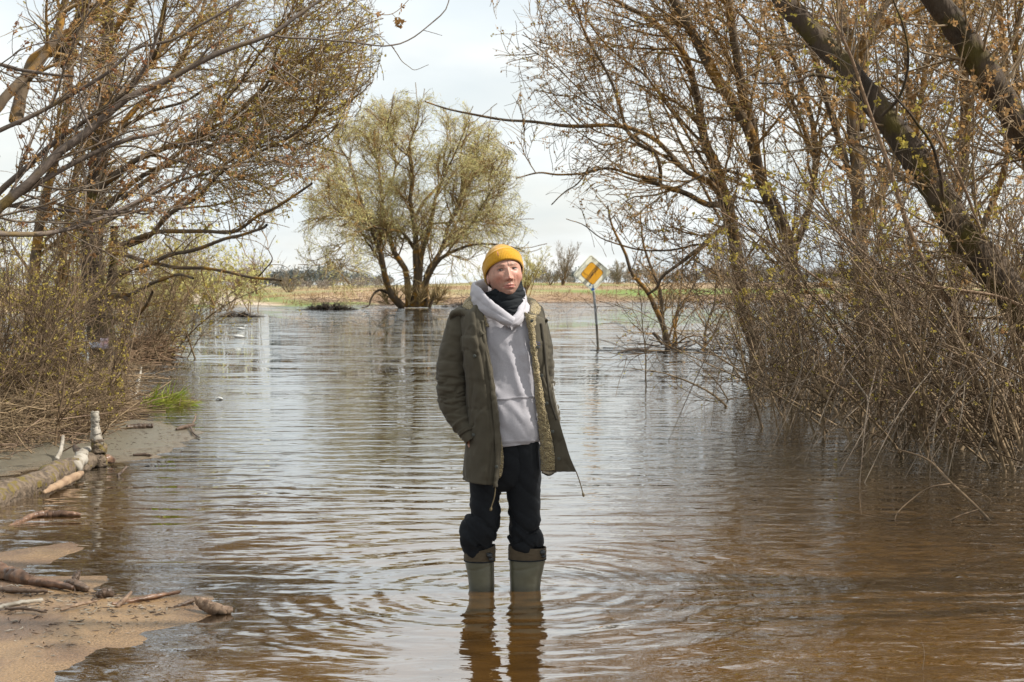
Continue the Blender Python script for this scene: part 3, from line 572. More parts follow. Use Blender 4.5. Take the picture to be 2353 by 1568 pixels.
right_tree('leftmost big willow on the right, its long bare limbs reaching over the water', G(1741, 856), [r5], [
  limb([(1672, 475), (1633, 420), (1580, 392), (1545, 360), (1510, 327), (1464, 303), (1404, 294), (1334, 290), (1239, 282), (1158, 279), (1080, 263), (1020, 250), (975, 236)], 8, 1.6, 22, 19.5, K=30),
  limb([(1664, 471), (1622, 468), (1580, 447), (1527, 429), (1478, 411)], 8, 5, 22, 21, K=30),
  limb([(1517, 425), (1516, 390), (1502, 350), (1450, 310), (1400, 180), (1340, 60), (1310, -20)], 5, 2, 21.2, 20, K=30),
  limb([(1510, 411), (1464, 404), (1404, 389), (1334, 397), (1270, 400), (1228, 401), (1186, 411)], 4.5, 1.4, 21, 19.5, K=30),
  limb([(1355, 383), (1327, 422), (1299, 440), (1267, 471)], 2.2, 1.3, 20.5, 20.3, K=30),
  limb([(1692, 500), (1663, 522), (1637, 543), (1611, 566), (1580, 592), (1547, 618), (1521, 641), (1508, 662), (1487, 677)], 7, 2.6, 22.5, 21.5, K=30),
  limb([(1300, 500), (1335, 515), (1379, 546), (1431, 564), (1508, 577), (1560, 574), (1611, 564), (1690, 580)][::-1], 3.5, .9, 22.7, 21, K=30),
  limb([(1580, 395), (1480, 330), (1400, 270), (1330, 200), (1260, 140), (1205, 100)], 3.2, 1, 21.5, 20, K=30),
  limb([(1680, 560), (1640, 430), (1560, 280), (1490, 180), (1400, 110), (1330, 20)], 5, 1.3, 22.5, 20.5, K=30),
  limb([(1655, 505), (1560, 320), (1520, 240), (1450, 190), (1370, 150)], 4, 1.1, 22.5, 23, K=30)],
  150, 1200, 5600, 3300, cut=cutL)
right_tree('mossy leaning willow trunk rising from the shrubs, second from the left on the right side', G(1842, 872), [
  limb([(1842, 880), (1832, 780), (1825, 700), (1818, 600), (1800, 520), (1749, 422), (1735, 352), (1721, 299), (1686, 239), (1633, 158), (1598, 88), (1552, 0), (1520, -50)], 18, 11, 21, 20, K=30, wob=.6)],
  [limb([(1740, 400), (1730, 290), (1707, 211), (1693, 141), (1682, 70), (1668, -20)], 12, 9, 20.6, 20, K=30), limb([(1800, 520), (1760, 430), (1700, 400), (1640, 395), (1560, 430)], 7, 2, 20.6, 19, K=30),
   limb([(1815, 600), (1860, 480), (1870, 330), (1840, 180), (1800, 60), (1770, -40)], 8, 5, 21, 22, K=30), limb([(1870, 360), (1820, 230), (1770, 120), (1690, 20)], 6, 3, 21.7, 22, K=30)],
  130, 1000, 3800, 4200, cut=cutL)
right_tree('upright forked willow trunk seen behind the long leaning trunk', G(1992, 905), [
  limb([(1994, 910), (1982, 700), (1975, 560), (1975, 420), (1960, 280), (1963, 141), (1942, 70), (1928, -30)], 20, 12, 18.5, 19, K=30, wob=.6)],
  [limb([(1975, 300), (1984, 123), (2008, 63), (2054, -20)], 13, 10, 19, 19.5, K=30), limb([(2000, 90), (2044, 53), (2121, 18), (2180, -30)], 5, 4, 19, 19, K=30),
   limb([(1978, 560), (2040, 420), (2100, 300), (2130, 150), (2150, -20)], 8, 5, 19, 21, K=30), limb([(1975, 480), (1930, 330), (1890, 200), (1850, 50)], 8, 5, 19, 18, K=30)],
  130, 1000, 3400, 3600, bias=(0, 0, .1))
right_tree('willow deep in the thicket behind the leaning trunks at the right edge', G(2210, 880), [
  limb([(2215, 890), (2205, 700), (2190, 500), (2220, 300), (2210, 120), (2180, -40)], 17, 10, 20, 21, K=30, wob=.6)],
  [limb([(2200, 640), (2290, 450), (2330, 250), (2340, 60), (2360, -60)], 9, 6, 20, 19, K=30), limb([(2195, 520), (2130, 380), (2090, 220), (2080, 60)], 8, 4, 20, 21, K=30), limb([(2360, 880), (2340, 700), (2370, 450), (2310, 200), (2300, -20)], 10, 6, 19, 20, K=30)],
  130, 1000, 3000, 3600, bias=(0, 0, .1))

# --- sapling standing in the water right of the sign
base = G(1532, 800)
T = stack([limb([(1537, 800), (1523, 747), (1503, 708), (1490, 677), (1456, 631), (1436, 579), (1405, 520), (1395, 470)], 8, 2, 31.5, 31, K=22), limb([(1534, 798), (1530, 786), (1521, 721), (1518, 670), (1498, 618), (1480, 566), (1470, 500)], 6, 1.8, 31.5, 32, K=22),
  limb([(1530, 800), (1550, 740), (1575, 690), (1600, 640), (1590, 560)], 3, 1, 31.5, 32, K=22), limb([(1545, 802), (1560, 700), (1570, 600), (1560, 500)], 3, 1, 32, 32.5, K=22),
  limb([(1618, 802), (1622, 760), (1640, 700), (1648, 640), (1660, 560)], 3.5, 1, 31, 31.5, K=22), limb([(1610, 810), (1640, 770), (1655, 730), (1690, 690)], 2.5, 1, 30.5, 31, K=22), limb([(1552, 810), (1555, 780), (1549, 740), (1570, 690), (1620, 670)], 2.4, 1, 31, 31, K=22),
  limb([(1536, 800), (1510, 770), (1480, 765), (1450, 740)], 2, .8, 31.3, 30.5, K=22), limb([(1540, 800), (1580, 775), (1610, 775), (1640, 800)], 2.5, 1, 31.3, 30.8, K=22)])
E1 = grow(*T, 90, 8, (.4, 1.6), (20, 65), .5, .004, trop=(0, 0, .25), rmin=.006, rmax=.014)
E2 = grow(*E1, 700, 6, (.25, .9), (20, 65), .6, .0025, trop=(0, 0, .1), rmin=.004)
E1, E2 = above(*E1, 0), above(*E2, 0)
sapf = lambda x, y: ~((x < 1450) & (y > 520) & (y < 730))
E1, E2 = keep(*E1, sapf), keep(*E2, sapf)
build_tree('sapling', 'bushy young tree standing in the water to the right of the road sign', 'young tree', base, [('stems', T, 'bark_willow', 7)], [('branches', [E1], 'twig_orange', 4), ('twigs', [E2], 'twig_brown', 3)],
  [('leaf_buds', buds(E2[0], 700, .042, per=3), 'bud_orange')])

# --- shrubs: stems fanning out of the water
def shrub(label, name, px, py, n, L, lean, r, mats=('twig_red', 'twig_brown', 'bud_green'), nt=500, nb=500, spread=35, width=.5, seed=1, depthj=.6, len2=(.3, 1.1), bs=.03, droop=0.0, nt2=None, z0=-.05, budtip=.3, up=.1, flt=None):
    g = np.random.default_rng(seed); b = G(px, py); st = np.empty((n, 12, 3)); rr = np.empty((n, 12))
    for i in range(n):
        p = b + np.array([g.normal() * width, g.normal() * depthj, -.06]); a = math.radians(g.normal() * spread)
        d = unit(np.array([lean[0] + math.sin(a), g.normal() * .3, lean[1] * abs(math.cos(a)) + .2])); l = g.uniform(*L); cv = g.normal(size=3) * .10 + np.array([0, 0, -droop])
        for k in range(12): st[i, k] = p; d = unit(d + cv / 3 + g.normal(size=3) * .06); p = p + d * l / 11
        rr[i] = np.linspace(g.uniform(.5, 1) * r, .0025, 12)
    u1 = grow(st, rr, nt, 8, len2, (15, 60), .55, .0016, t0=.05, trop=(lean[0] * .15, 0, up - droop), rmin=.003, rng=g, wander=.35)
    u2 = grow(*u1, int(nt2 or nt * 2.5), 5, (.12, .55), (15, 65), .6, .001, t0=.1, rmin=.0018, rng=g, wander=.3)
    u1, u2 = above(*u1, z0), above(*u2, z0)
    if flt: st, rr = keep(st, rr, flt); u1, u2 = keep(*u1, flt), keep(*u2, flt)
    o = build_tree(name, label, 'shrub', b, [('stems', (st, rr), mats[0], 6)], [('twigs', [u1], mats[1], 3), ('fine_twigs', [u2], mats[1], 2)], [('leaf_buds', buds(u2[0], nb, bs, per=4, tip=budtip, g=g), mats[2])] if nb else None)
    return o
GR = 'flooded shrubs on the right'
for i, (px, py, n, L, lean, r, lab, w) in enumerate([
   (1775, 868, 12, (1.0, 2.4), (-.15, 1), .016, 'small shrub at the foot of the leftmost big willow on the right', .5),
   (1905, 935, 20, (1.0, 2.6), (-.38, 1), .017, 'brown flooded shrub leaning left, just right of the willow foot', .6),
   (2010, 985, 24, (1.0, 2.8), (-.42, 1), .017, 'dense flooded shrub with twigs dipping in the water below the upright forked trunk', .6),
   (2130, 1010, 24, (1.1, 2.9), (-.42, 1), .018, 'tangled flooded shrub in front of the long leaning trunk', .6),
   (2250, 1040, 24, (1.1, 2.8), (-.42, 1), .018, 'near flooded shrub with pinkish brown stems left of the right edge', .6),
   (2380, 1070, 22, (1.1, 2.8), (-.4, 1), .018, 'nearest flooded shrub cut by the right edge of the picture', .6),
   (2060, 905, 16, (2, 4.2), (-.15, 1), .018, 'tall thin stemmed shrub behind the row, below the forked trunk', 1.0),
   (2280, 930, 16, (2, 4.4), (-.15, 1), .018, 'tall thin stemmed shrub behind the row near the right edge', 1.0),
   (1960, 925, 20, (.8, 2.2), (-.3, 1), .015, 'low flooded shrub between the willow foot and the upright forked trunk', .7),
   (2190, 975, 22, (.8, 2.4), (-.3, 1), .015, 'low flooded shrub at the foot of the long leaning trunk', .8)]):
    o = shrub(lab, 'shrub', px, py, n, L, lean, r, nt=360, nb=230, nt2=950, mats=('twig_brown', 'twig_dark', 'bud_green'), width=w, seed=40 + i, spread=20, bs=.020)
    o['group'] = GR
    if i in (1, 2, 3, 4, 5): # twigs hanging into the water at its front
        g = np.random.default_rng(70 + i); m_ = 26; b = np.array(o.location); st = np.empty((m_, 8, 3)); rr = np.empty((m_, 8))
        for k in range(m_):
            e = b + np.array([g.normal() * .7 - .5, -.4 + g.normal() * .5, -.03]); s = e + np.array([g.uniform(.2, 1.2), g.uniform(.2, 1.0), g.uniform(.5, 1.4)])
            st[k] = cr_spline([s, (s + e) / 2 + np.array([g.normal() * .1, 0, .1]), e], 8); rr[k] = np.linspace(.007, .002, 8)
        t1 = grow(st, rr, 90, 5, (.1, .4), (20, 60), .6, .001, rmin=.002, rng=g); V, F = join([tubes(st, rr, 4), tubes(*above(*t1, -.03), 3)])
        q = mesh_obj('drooping_twigs', V - b, F, M['twig_grey'], o); q['kind'] = 'stuff'
# big pinkish bent stems in front
big = stack([limb([(2339, 985), (2309, 871), (2272, 811), (2234, 781), (2197, 740), (2167, 672), (2122, 601), (2084, 515), (2040, 380), (1990, 240), (1950, 120), (1900, 20)], 9, 3, 12.6, 12, K=30, wob=.6),
  limb([(2345, 1000), (2350, 860), (2339, 758), (2317, 683), (2283, 601), (2249, 515), (2200, 400), (2150, 300)], 7, 3, 12.6, 12, K=30, wob=.6),
  limb([(2420, 740), (2340, 700), (2290, 680), (2180, 665), (2120, 655), (2060, 630), (2030, 615), (1960, 560), (1880, 500), (1800, 440)], 4.5, 1.5, 11.6, 12, K=30, wob=.5),
  limb([(2290, 1000), (2240, 880), (2200, 800), (2150, 730), (2050, 640), (1960, 560), (1860, 470), (1760, 400)], 5, 1.6, 13, 13.3, K=30, wob=.5),
  limb([(2180, 985), (2120, 880), (2050, 800), (1960, 700), (1850, 620), (1740, 540), (1640, 480)], 4.2, 1.2, 13.4, 14, K=30, wob=.5),
  limb([(2080, 970), (2010, 860), (1930, 770), (1840, 700), (1740, 640), (1640, 560)], 3.6, 1, 14, 14.8, K=30, wob=.5)])
u1 = grow(*big, 130, 8, (.4, 1.4), (15, 60), .5, .002, t0=.1, trop=(-.15, 0, .1), rmin=.0035, rmax=.007); u2 = grow(*u1, 450, 5, (.15, .5), (15, 60), .6, .001, rmin=.002)
build_tree('box_elder_bush', 'smooth pinkish stems bending up left from the water at the right edge', 'bush', G(2339, 985), [('stems', big, 'twig_red', 8)], [('twigs', [u1], 'twig_grey', 4), ('fine_twigs', [u2], 'twig_grey', 3)], [('leaf_buds', buds(u2[0], 700, .035, per=4), 'bud_green')])

# --- left shrubs and the tangle on the bank
LS = [(-60, 1010, 26, (1.0, 2.4), (.4, 1), 'brown shrub cut by the left edge of the picture', .6),
      (60, 985, 28, (1.0, 2.5), (.4, 1), 'dense brown shrub with yellow buds beside the shrub at the left edge', .6),
      (110, 975, 22, (.6, 1.5), (.3, 1), 'dense brown shrub left of the old willow foot', .6),
      (190, 985, 14, (.35, .8), (.2, 1), 'low brown shrub right below the old willow trunk', .5),
      (20, 900, 22, (1.6, 3.2), (.2, 1), 'tall budding shrub at the far left behind the tangle', .9),
      (120, 880, 16, (1.2, 2.4), (.1, 1), 'budding shrub just left of the old willow trunk', .8)]
for i, (px, py, n, L, lean, lab, w) in enumerate(LS):
    o = shrub(lab, 'shrub', px, py, n, L, lean, .014, mats=('twig_dark', 'twig_dark', 'bud_green'), nt=460, nb=560, nt2=1200, width=w, seed=90 + i, spread=26, droop=.06, bs=.022, z0=.0, flt=lshrub)
    o['group'] = 'shrubs on the left bank'
def tangle(name, label, cat, quad, n, L, r, mat_, hmax, seed, zb=0.03, buds_=0):
    g = np.random.default_rng(seed); q = [G(*p_) for p_ in quad]; u, v = g.random(n), g.random(n)
    b = (q[0] * (1 - u)[:, None] + q[1] * u[:, None]) * (1 - v)[:, None] + (q[3] * (1 - u)[:, None] + q[2] * u[:, None]) * v[:, None]
    b[:, 2] = zb + g.random(n) ** 2 * hmax; d = g.normal(size=(n, 3)) * np.array([1, .6, .28]); d = unit(d); l = g.uniform(*L, n); K = 6; st = np.empty((n, K, 3)); p_ = b - d * l[:, None] / 2; cv = g.normal(size=(n, 3)) * .12
    for k in range(K): st[:, k] = p_; d = unit(d + cv + g.normal(size=(n, 3)) * .1); p_ = p_ + d * l[:, None] / (K - 1)
    st[:, :, 2] = np.maximum(st[:, :, 2], .005); rr = np.linspace(1, .3, K)[None] * (g.uniform(.4, 1, n) ** 1.5 * r)[:, None]
    t1 = grow(st, rr, n, 4, (.08, .35), (20, 70), .6, .0012, rmin=.0018, rng=g); V, F = join([tubes(st, rr, 4), tubes(*above(*t1, 0), 3)])
    o_ = (q[0] + q[2]) / 2; o = mesh_obj(name, V, F, M[mat_], origin=o_); return tag(o, label, cat, kind='stuff')
tangle('dead_twigs', 'tangle of dead brown twigs heaped on the left bank', 'twigs', [(-120, 1085), (215, 1005), (330, 925), (-150, 900)], 2300, (.25, 1.1), .007, 'twig_brown', .42, 5)
tangle('dead_twigs', 'pale broken twigs lying on the left bank under the shrubs', 'twigs', [(-120, 1100), (235, 1010), (320, 935), (-150, 920)], 420, (.2, .9), .008, 'drift', .15, 6)
tangle('dead_twigs', 'mat of brown debris around the small shrub beyond the willow', 'twigs', [(285, 838), (385, 826), (380, 812), (280, 822)], 420, (.3, 1.2), .012, 'twig_red', .35, 7)
tangle('dead_twigs', 'raft of dark debris around the feet of the right shrubs', 'twigs', [(1760, 900), (2420, 1060), (2420, 940), (1780, 862)], 1500, (.3, 1.3), .008, 'twig_brown', .30, 8)
tangle('dead_twigs', 'flood debris lying in the water under the sapling', 'twigs', [(1430, 810), (1640, 812), (1640, 800), (1450, 801)], 36, (.5, 1.8), .018, 'bark_wet', .06, 9)
tangle('shore_debris', 'brown reeds and driftwood along the far waterline', 'debris', [(1225, 697), (2500, 693), (2500, 688), (1225, 692)], 900, (.6, 2.4), .03, 'twig_red', .35, 41, zb=.1)
tangle('shore_debris', 'pale dead reeds along the far waterline by the track', 'debris', [(640, 706), (1110, 700), (1110, 695), (700, 701)], 500, (.5, 2.0), .025, 'drift', .3, 42, zb=.1)
# bushes further off on the left
for (px, py, n, L, lab, w, nt, lean) in [(318, 826, 14, (1.2, 3.6), 'thin brown shrub in the water just right of the old willow trunk', .7, 500, (.25, 1)), (345, 822, 7, (1, 2.8), 'small arching shrub right of the thin shrub beyond the willow', .5, 260, (.6, 1))]:
    shrub(lab, 'shrub', px, py, n, L, lean, .02, mats=('twig_brown', 'twig_brown', 'bud_green'), nt=nt, nb=150, nt2=nt * 3, width=w, seed=int(px), spread=30, len2=(.5, 1.6), bs=.05)
for i, (px, py, n, L, lab, w, m1) in enumerate([(350, 716, 40, (3, 6.2), 'olive bush on the far shore beside the start of the sandy track', 2.6, 'twig_yellow'), (425, 719, 26, (1.5, 4.0), 'lower olive bush nearest the sandy track on the far shore', 1.5, 'twig_yellow'),
     (262, 716, 40, (3, 6.5), 'olive bush on the far shore hidden behind the old willow', 3, 'twig_yellow')]):
    shrub(lab, 'bush', px, py, n, L, (0, 1), .04, mats=('twig_brown', 'twig_orange', 'catkin'), nt=900, nb=1500, nt2=2600, width=w, seed=300 + i, spread=34, len2=(.8, 2.2), bs=.11, depthj=1.5)
# ------------------------------------------------------------------ far shore: bushes, woods, dry grass
def far_crowns(name, label, px0, px1, Y, hgt, n, seed, matn, per=260, kind='stuff', cat='woods', prof=None):
    g = np.random.default_rng(seed); Vs, st = [], []
    for i in range(n):
        px = g.uniform(px0, px1); y = Y * g.uniform(.93, 1.12); b = P(px, HOR, y); b[2] = height(np.array([b[0]]), np.array([b[1]]))[0]
        h = hgt * g.uniform(.6, 1.05) * (prof(px) if prof else 1); w = h * g.uniform(.35, .6); m_ = per
        c = np.array([0, 0, h * .56]); lob = g.normal(size=(7, 3)) * np.array([w * .45, w * .45, h * .17]) + c
        p = lob[g.integers(0, 7, m_)] + g.normal(size=(m_, 3)) * np.array([w * .26, w * .26, h * .12]); p[:, 2] = np.abs(p[:, 2]); p += b
        a = unit(g.normal(size=(m_, 3)) + np.array([0, 0, .6])); q = unit(np.cross(a, g.normal(size=(m_, 3)))); s = h * .06 * g.uniform(.5, 1.3, m_)[:, None]
        Vs.append(np.stack([p - a * s - q * s * .45, p - a * s * .2 + q * s * .6, p + a * s, p - q * s * .5], 1).reshape(-1, 3))
        st.append(np.linspace(b, b + np.array([g.normal() * .3, 0, h * .7]), 4))
    V = np.concatenate(Vs); st = np.stack(st); r = np.tile(np.array([.02, .016, .011, .004])[None] * hgt, (len(st), 1))
    V, F = join([(V, np.arange(len(V)).reshape(-1, 4)), tubes(st, r, 4)])
    o = mesh_obj(name, V, F, M[matn], origin=P((px0 + px1) / 2, HOR, Y)); return tag(o, label, cat if not kind == 'structure' else None, kind=kind)
M['far_tree'] = material('far_tree_haze', (0.10, 0.12, 0.12), (0.15, 0.16, 0.155), 0.03, 0.9)  # blue grey of distance haze put into the base colour
M['mid_thicket'] = material('mid_thicket', (0.19, 0.165, 0.14), (0.25, 0.21, 0.17), 0.1, 0.9)
def pr1(px): return .55 + .45 * math.exp(-((px - 745) / 70) ** 2) + .25 * math.exp(-((px - 650) / 25) ** 2)
far_crowns('woods', 'blue grey wood on the horizon left of the willow', 575, 905, 620, 9.5, 90, 1, 'far_tree', prof=pr1)
far_crowns('woods', 'low blue wood on the horizon above the sandy track', 400, 560, 800, 8.5, 50, 2, 'far_tree')
far_crowns('woods', 'faint wood on the horizon right of the willow', 1180, 2700, 700, 8, 130, 3, 'far_tree')
far_crowns('thicket', 'grey brown thicket along the field right of the sign', 1400, 2400, 260, 3.6, 110, 4, 'mid_thicket', per=200, cat='thicket')
far_crowns('thicket', 'low grey brown scrub behind the field left of the sign', 1190, 1330, 270, 2.0, 26, 5, 'mid_thicket', per=160, cat='thicket')
far_crowns('thicket', 'reddish scrub on the field between track and willow', 640, 900, 190, 1.7, 40, 6, 'mid_thicket', per=160, cat='thicket')
far_crowns('woods', 'wood on the horizon behind the left trees', -500, 400, 600, 9, 50, 8, 'far_tree')
def far_tree(name, label, px, Y, h, w, seed, up, m1, nb=0, n=9):
    g = np.random.default_rng(seed); b = P(px, HOR, Y); b[2] = height(np.array([b[0]]), np.array([b[1]]))[0]
    st = np.empty((n, 10, 3))
    for i in range(n):
        p = b + np.array([g.normal() * w * .06, g.normal() * w * .06, -.1]); a = g.normal() * .5 * w / h; d = unit(np.array([a, g.normal() * .25, 1])); l = h * g.uniform(.7, 1.0)
        for k in range(10): st[i, k] = p; d = unit(d + g.normal(size=3) * .05); p = p + d * l / 9
    rr = np.tile(np.linspace(h * .010, .008, 10)[None], (n, 1))
    u1 = grow(st, rr, 160, 7, (h * .12, h * .4), (15, 45), .6, .005, t0=.15, trop=(0, 0, up), rmin=.008, rng=g); u2 = grow(*u1, 1300, 5, (h * .06, h * .18), (15, 55), .6, .006, trop=(0, 0, up), rmin=.006, rng=g)
    build_tree(name, label, 'tree', b, [('stems', (st, rr), 'bark_willow', 6)], [('twigs', [u1, u2], m1, 2)], [('leaf_buds', buds(u2[0], nb, h * .02, g=g, per=1), 'catkin')] if nb else None)
far_tree('small_tree', 'small bare tree with a narrow pointed crown across the water, left of the sign', 1293, 175, 5.2, 2.4, 11, .6, 'twig_pale', 0)
far_tree('small_tree', 'round olive bush across the water behind the small pointed tree', 1265, 178, 3.6, 4.2, 12, .2, 'twig_pale', 500)
far_tree('willow_bush', 'yellow green willow bush on the far shore just right of the man', 1205, 120, 4.2, 3.2, 13, .3, 'twig_yellow', 1500, n=14)
far_tree('willow_bush', 'yellow green willow bush on the far shore behind the man', 1120, 118, 3.2, 5.0, 14, .2, 'twig_yellow', 1300, n=14)
for i, (px, Y, h, w, lab) in enumerate([(545, 138, 3.6, 2.8, 'tall reddish bare bush beside the sandy track'), (590, 140, 3.9, 2.6, 'reddish bare bush just right of the tall one beside the track'), (665, 150, 3.0, 2.5, 'thin dark bush on the field right of the reddish bushes'),
      (1420, 190, 3.2, 3.0, 'bare bush in the field right of the sign'), (1500, 200, 3.6, 4.0, 'bare bush in the field behind the sapling'), (1650, 190, 3.4, 4.0, 'bare bush in the field behind the right willows')]):
    far_tree('bare_bush', lab, px, Y, h, w, 20 + i, .4, 'twig_red' if i < 2 else 'twig_pale', 0, n=12)
g = np.random.default_rng(3)
n = 90000; a_ = g.uniform(-.42, .42, n); y_ = 60 + g.random(n) ** 1.4 * 190; x_ = a_ * y_; s2, pxx = shore(x_, y_); keep = (y_ > s2 + .8) & (road_d(x_, y_) > 3.0) & (fbm(np.stack([x_ * .15, y_ * .15, x_ * 0], 1), 3, 77) > -.25); x_, y_ = x_[keep], y_[keep]
z_ = height(x_, y_); m_ = len(x_); hh = g.uniform(.08, .42, m_) * np.where(y_ - shore(x_, y_)[0] < 14, 1.25, .8); an = g.uniform(0, 6.28, m_); wd = g.uniform(.012, .035, m_)
b0 = np.stack([x_, y_, z_ - .02], 1); sd_ = np.stack([np.cos(an), np.sin(an), 0 * an], 1) * wd[:, None]; tp_ = b0 + np.stack([g.normal(size=m_) * .15, g.normal(size=m_) * .15, hh], 1)
V = np.stack([b0 - sd_, b0 + sd_, tp_], 1).reshape(-1, 3); tag(mesh_obj('dry_grass', V, np.arange(len(V)).reshape(-1, 3), M['straw'], smooth=False), 'dry straw coloured grass on the far bank', 'grass', kind='stuff')
for (px, py, n, w, h, lab) in [(762, 712, 340, 1.3, .55, 'dark drowned brush in the water left of the willow'), (725, 711, 120, .5, .4, 'small dark brush beside the drowned brush left of the willow'), (545, 728, 120, .8, .35, 'dark twigs floating far out in front of the sandy track'), (1080, 706, 160, 2.0, .6, 'dead twigs in the water right of the willow trunk')]:
    g = np.random.default_rng(int(px)); b = G(px, py); st = np.empty((n, 4, 3)); x0 = g.normal(size=n) * w * .5
    for k in range(4): st[:, k] = b + np.stack([x0 + g.normal(size=n) * .04 + k * .05 * np.sign(x0), g.normal(size=n) * .4, k / 3 * h * g.uniform(.3, 1, n) * np.exp(-(x0 / w) ** 2 * 2)], 1)
    V, F = tubes(st, np.tile(np.array([.014, .012, .009, .005])[None], (n, 1)), 3); tag(mesh_obj('drowned_brush', V, F, M['bark_wet'], origin=b), lab, 'brush', kind='stuff')

# ------------------------------------------------------------------ road sign
M['sign_white'] = material('sign_white', (0.80, 0.79, 0.64), (0.72, 0.71, 0.56), 5, .35, spec=.5); M['sign_yellow'] = material('sign_yellow', (0.72, 0.36, 0.012), (0.62, 0.29, 0.01), 5, .3, spec=.5)
M['black_paint'] = flat_mat('black_paint', (.02, .018, .016)); M['blue_paint'] = flat_mat('blue_paint', (.01, .09, .32)); M['dark_line'] = flat_mat('dark_line', (.10, .04, .01)); M['galv'] = material('galv', (.33, .34, .35), (.24, .25, .25), 8, .45, .3, 30); M['galv_dark'] = material('galv_dark', (.10, .09, .07), (.17, .15, .12), 14, .7)
def prism2d(pts, z0, z1):
    n = len(pts); V = np.array([[x, y, z0] for x, y in pts] + [[x, y, z1] for x, y in pts]); F = [[i, (i + 1) % n, n + (i + 1) % n, n + i] for i in range(n)]; return V, F, [list(range(n)), list(range(2 * n - 1, n - 1, -1))]
def poly_obj(name, pts, z0, z1, mat_, parent, xf):
    V, F, caps = prism2d(pts, z0, z1); V = np.array([xf(v) for v in V]); me = bpy.data.meshes.new(name); me.from_pydata(V.tolist(), [], F + caps); me.update(); me.materials.append(M[mat_]); o = bpy.data.objects.new(name, me); COL.objects.link(o); o.parent = parent; return o
Ys = 32.0; sb = P(1374, 799, Ys); sgn = thing('road_sign', 'white and yellow diamond road sign on a leaning post standing in the water', 'road sign', sb)
cs = P(1360.5, 628.5, Ys - .05); ux = unit(P(1405, 625, Ys) - P(1316, 632, Ys)); ux = ux * math.cos(.32) + np.array([0, 1, 0]) * math.sin(.32); ux = ux / math.cos(.32); uy = unit(P(1357.3, 585.5, Ys) - P(1363, 671.6, Ys)); un = unit(np.cross(ux, uy)); un = un if un[1] < 0 else -un
pxm = Ys / FPX
def sx(v): return cs + ux * v[0] * pxm + uy * v[1] * pxm + un * v[2] - sb
def rdia(h, w, r, n=6, tw=0):
    pts = []; c = [(0, h), (-w, 0), (0, -h), (w, 0)]
    for i in range(4):
        p0, p1, p2 = np.array(c[i - 1]), np.array(c[i]), np.array(c[(i + 1) % 4]); a = p1 + unit(p0 - p1) * r; b = p1 + unit(p2 - p1) * r
        for t in np.linspace(0, 1, n): pts.append(tuple((1 - t) ** 2 * a + 2 * t * (1 - t) * p1 + t * t * b))
    return pts
poly_obj('sign_plate', rdia(43.5, 44.5, 6), -.012, 0, 'sign_white', sgn, sx)
ring_o, ring_i = rdia(41.2, 42.2, 5), rdia(40.4, 41.4, 5); nn_ = len(ring_o)
V = np.array([sx((x, y, .003)) for x, y in ring_o + ring_i]); mesh_obj('border_line', V, np.array([[i, (i + 1) % nn_, nn_ + (i + 1) % nn_, nn_ + i] for i in range(nn_)]), M['black_paint'], sgn, smooth=False)
poly_obj('yellow_panel', rdia(27.3, 27.6, 7), .001, .004, 'sign_yellow', sgn, sx)
ro, ri = rdia(28.0, 28.3, 7), rdia(27.2, 27.5, 7); V = np.array([sx((x, y, .0055)) for x, y in ro + ri]); mesh_obj('panel_line', V, np.array([[i, (i + 1) % nn_, nn_ + (i + 1) % nn_, nn_ + i] for i in range(nn_)]), M['black_paint'], sgn, smooth=False)
dirs = unit(np.array([38., 42.])); nrm = np.array([-dirs[1], dirs[0]])
for k in range(5):
    o_ = (k - 2) * 1.75; e0 = nrm * o_ - dirs * (30.5 - abs(k - 2) * .3); e1 = nrm * o_ + dirs * (30.5 - abs(k - 2) * .3); w_ = nrm * .42
    V = np.array([sx((*q, .0075)) for q in (e0 - w_, e1 - w_, e1 + w_, e0 + w_)]); mesh_obj('stripe', V, np.array([[0, 1, 2, 3]]), M['black_paint'], sgn, smooth=False)
def blob(name, cx, cy, rx, ry, mat_, z, seed, n=18):
    g = np.random.default_rng(seed); a = np.linspace(0, 2 * math.pi, n, endpoint=False); r = 1 + .28 * g.normal(size=n); V = np.array([sx((cx, cy, z))] + [sx((cx + rx * c * q, cy + ry * s * q, z)) for c, s, q in zip(np.cos(a), np.sin(a), r)])
    return mesh_obj(name, V, np.array([[0, i + 1, (i + 1) % n + 1] for i in range(n)]), M[mat_], sgn, smooth=False)
blob('blue_paint_blot', -1.0, -36.5, 3.4, 3.6, 'blue_paint', .006, 1); blob('blue_paint_blot', .6, -30, 1.0, 4, 'blue_paint', .0065, 2); blob('blue_paint_blot', -6.6, -26.5, 1.7, 2.4, 'blue_paint', .006, 3)
g = np.random.default_rng(12); sc_ = []
def scr(x0, y0, x1, y1, n, amp, w):
    p = np.array([[x0 + (x1 - x0) * t, y0 + (y1 - y0) * t] for t in np.linspace(0, 1, n)]) + g.normal(size=(n, 2)) * amp
    for a, b in zip(p[:-1], p[1:]):
        d = unit(b - a); q = np.array([-d[1], d[0]]) * w; sc_.append([sx((*v, .009)) for v in (a - q, b - q, b + q, a + q)])
scr(2, 35, 9, 31, 12, 1.0, .35); scr(-14, -1, -20, 4, 8, 1.1, .35); scr(-14, -1, -10, -4, 5, .8, .3); scr(-6, -10, 2, -2, 10, 1.6, .3); scr(-3, -4, 12, 8, 12, 1.3, .3); scr(8, 6, 9, -4, 5, .6, .25); scr(2, 35, 14, 20, 6, .8, .2)
V = np.array(sc_).reshape(-1, 3); o = mesh_obj('dark_lines', V, np.arange(len(V)).reshape(-1, 4), M['dark_line'], sgn, smooth=False); o['kind'] = 'stuff'  # thin wavering dark lines on the sign face
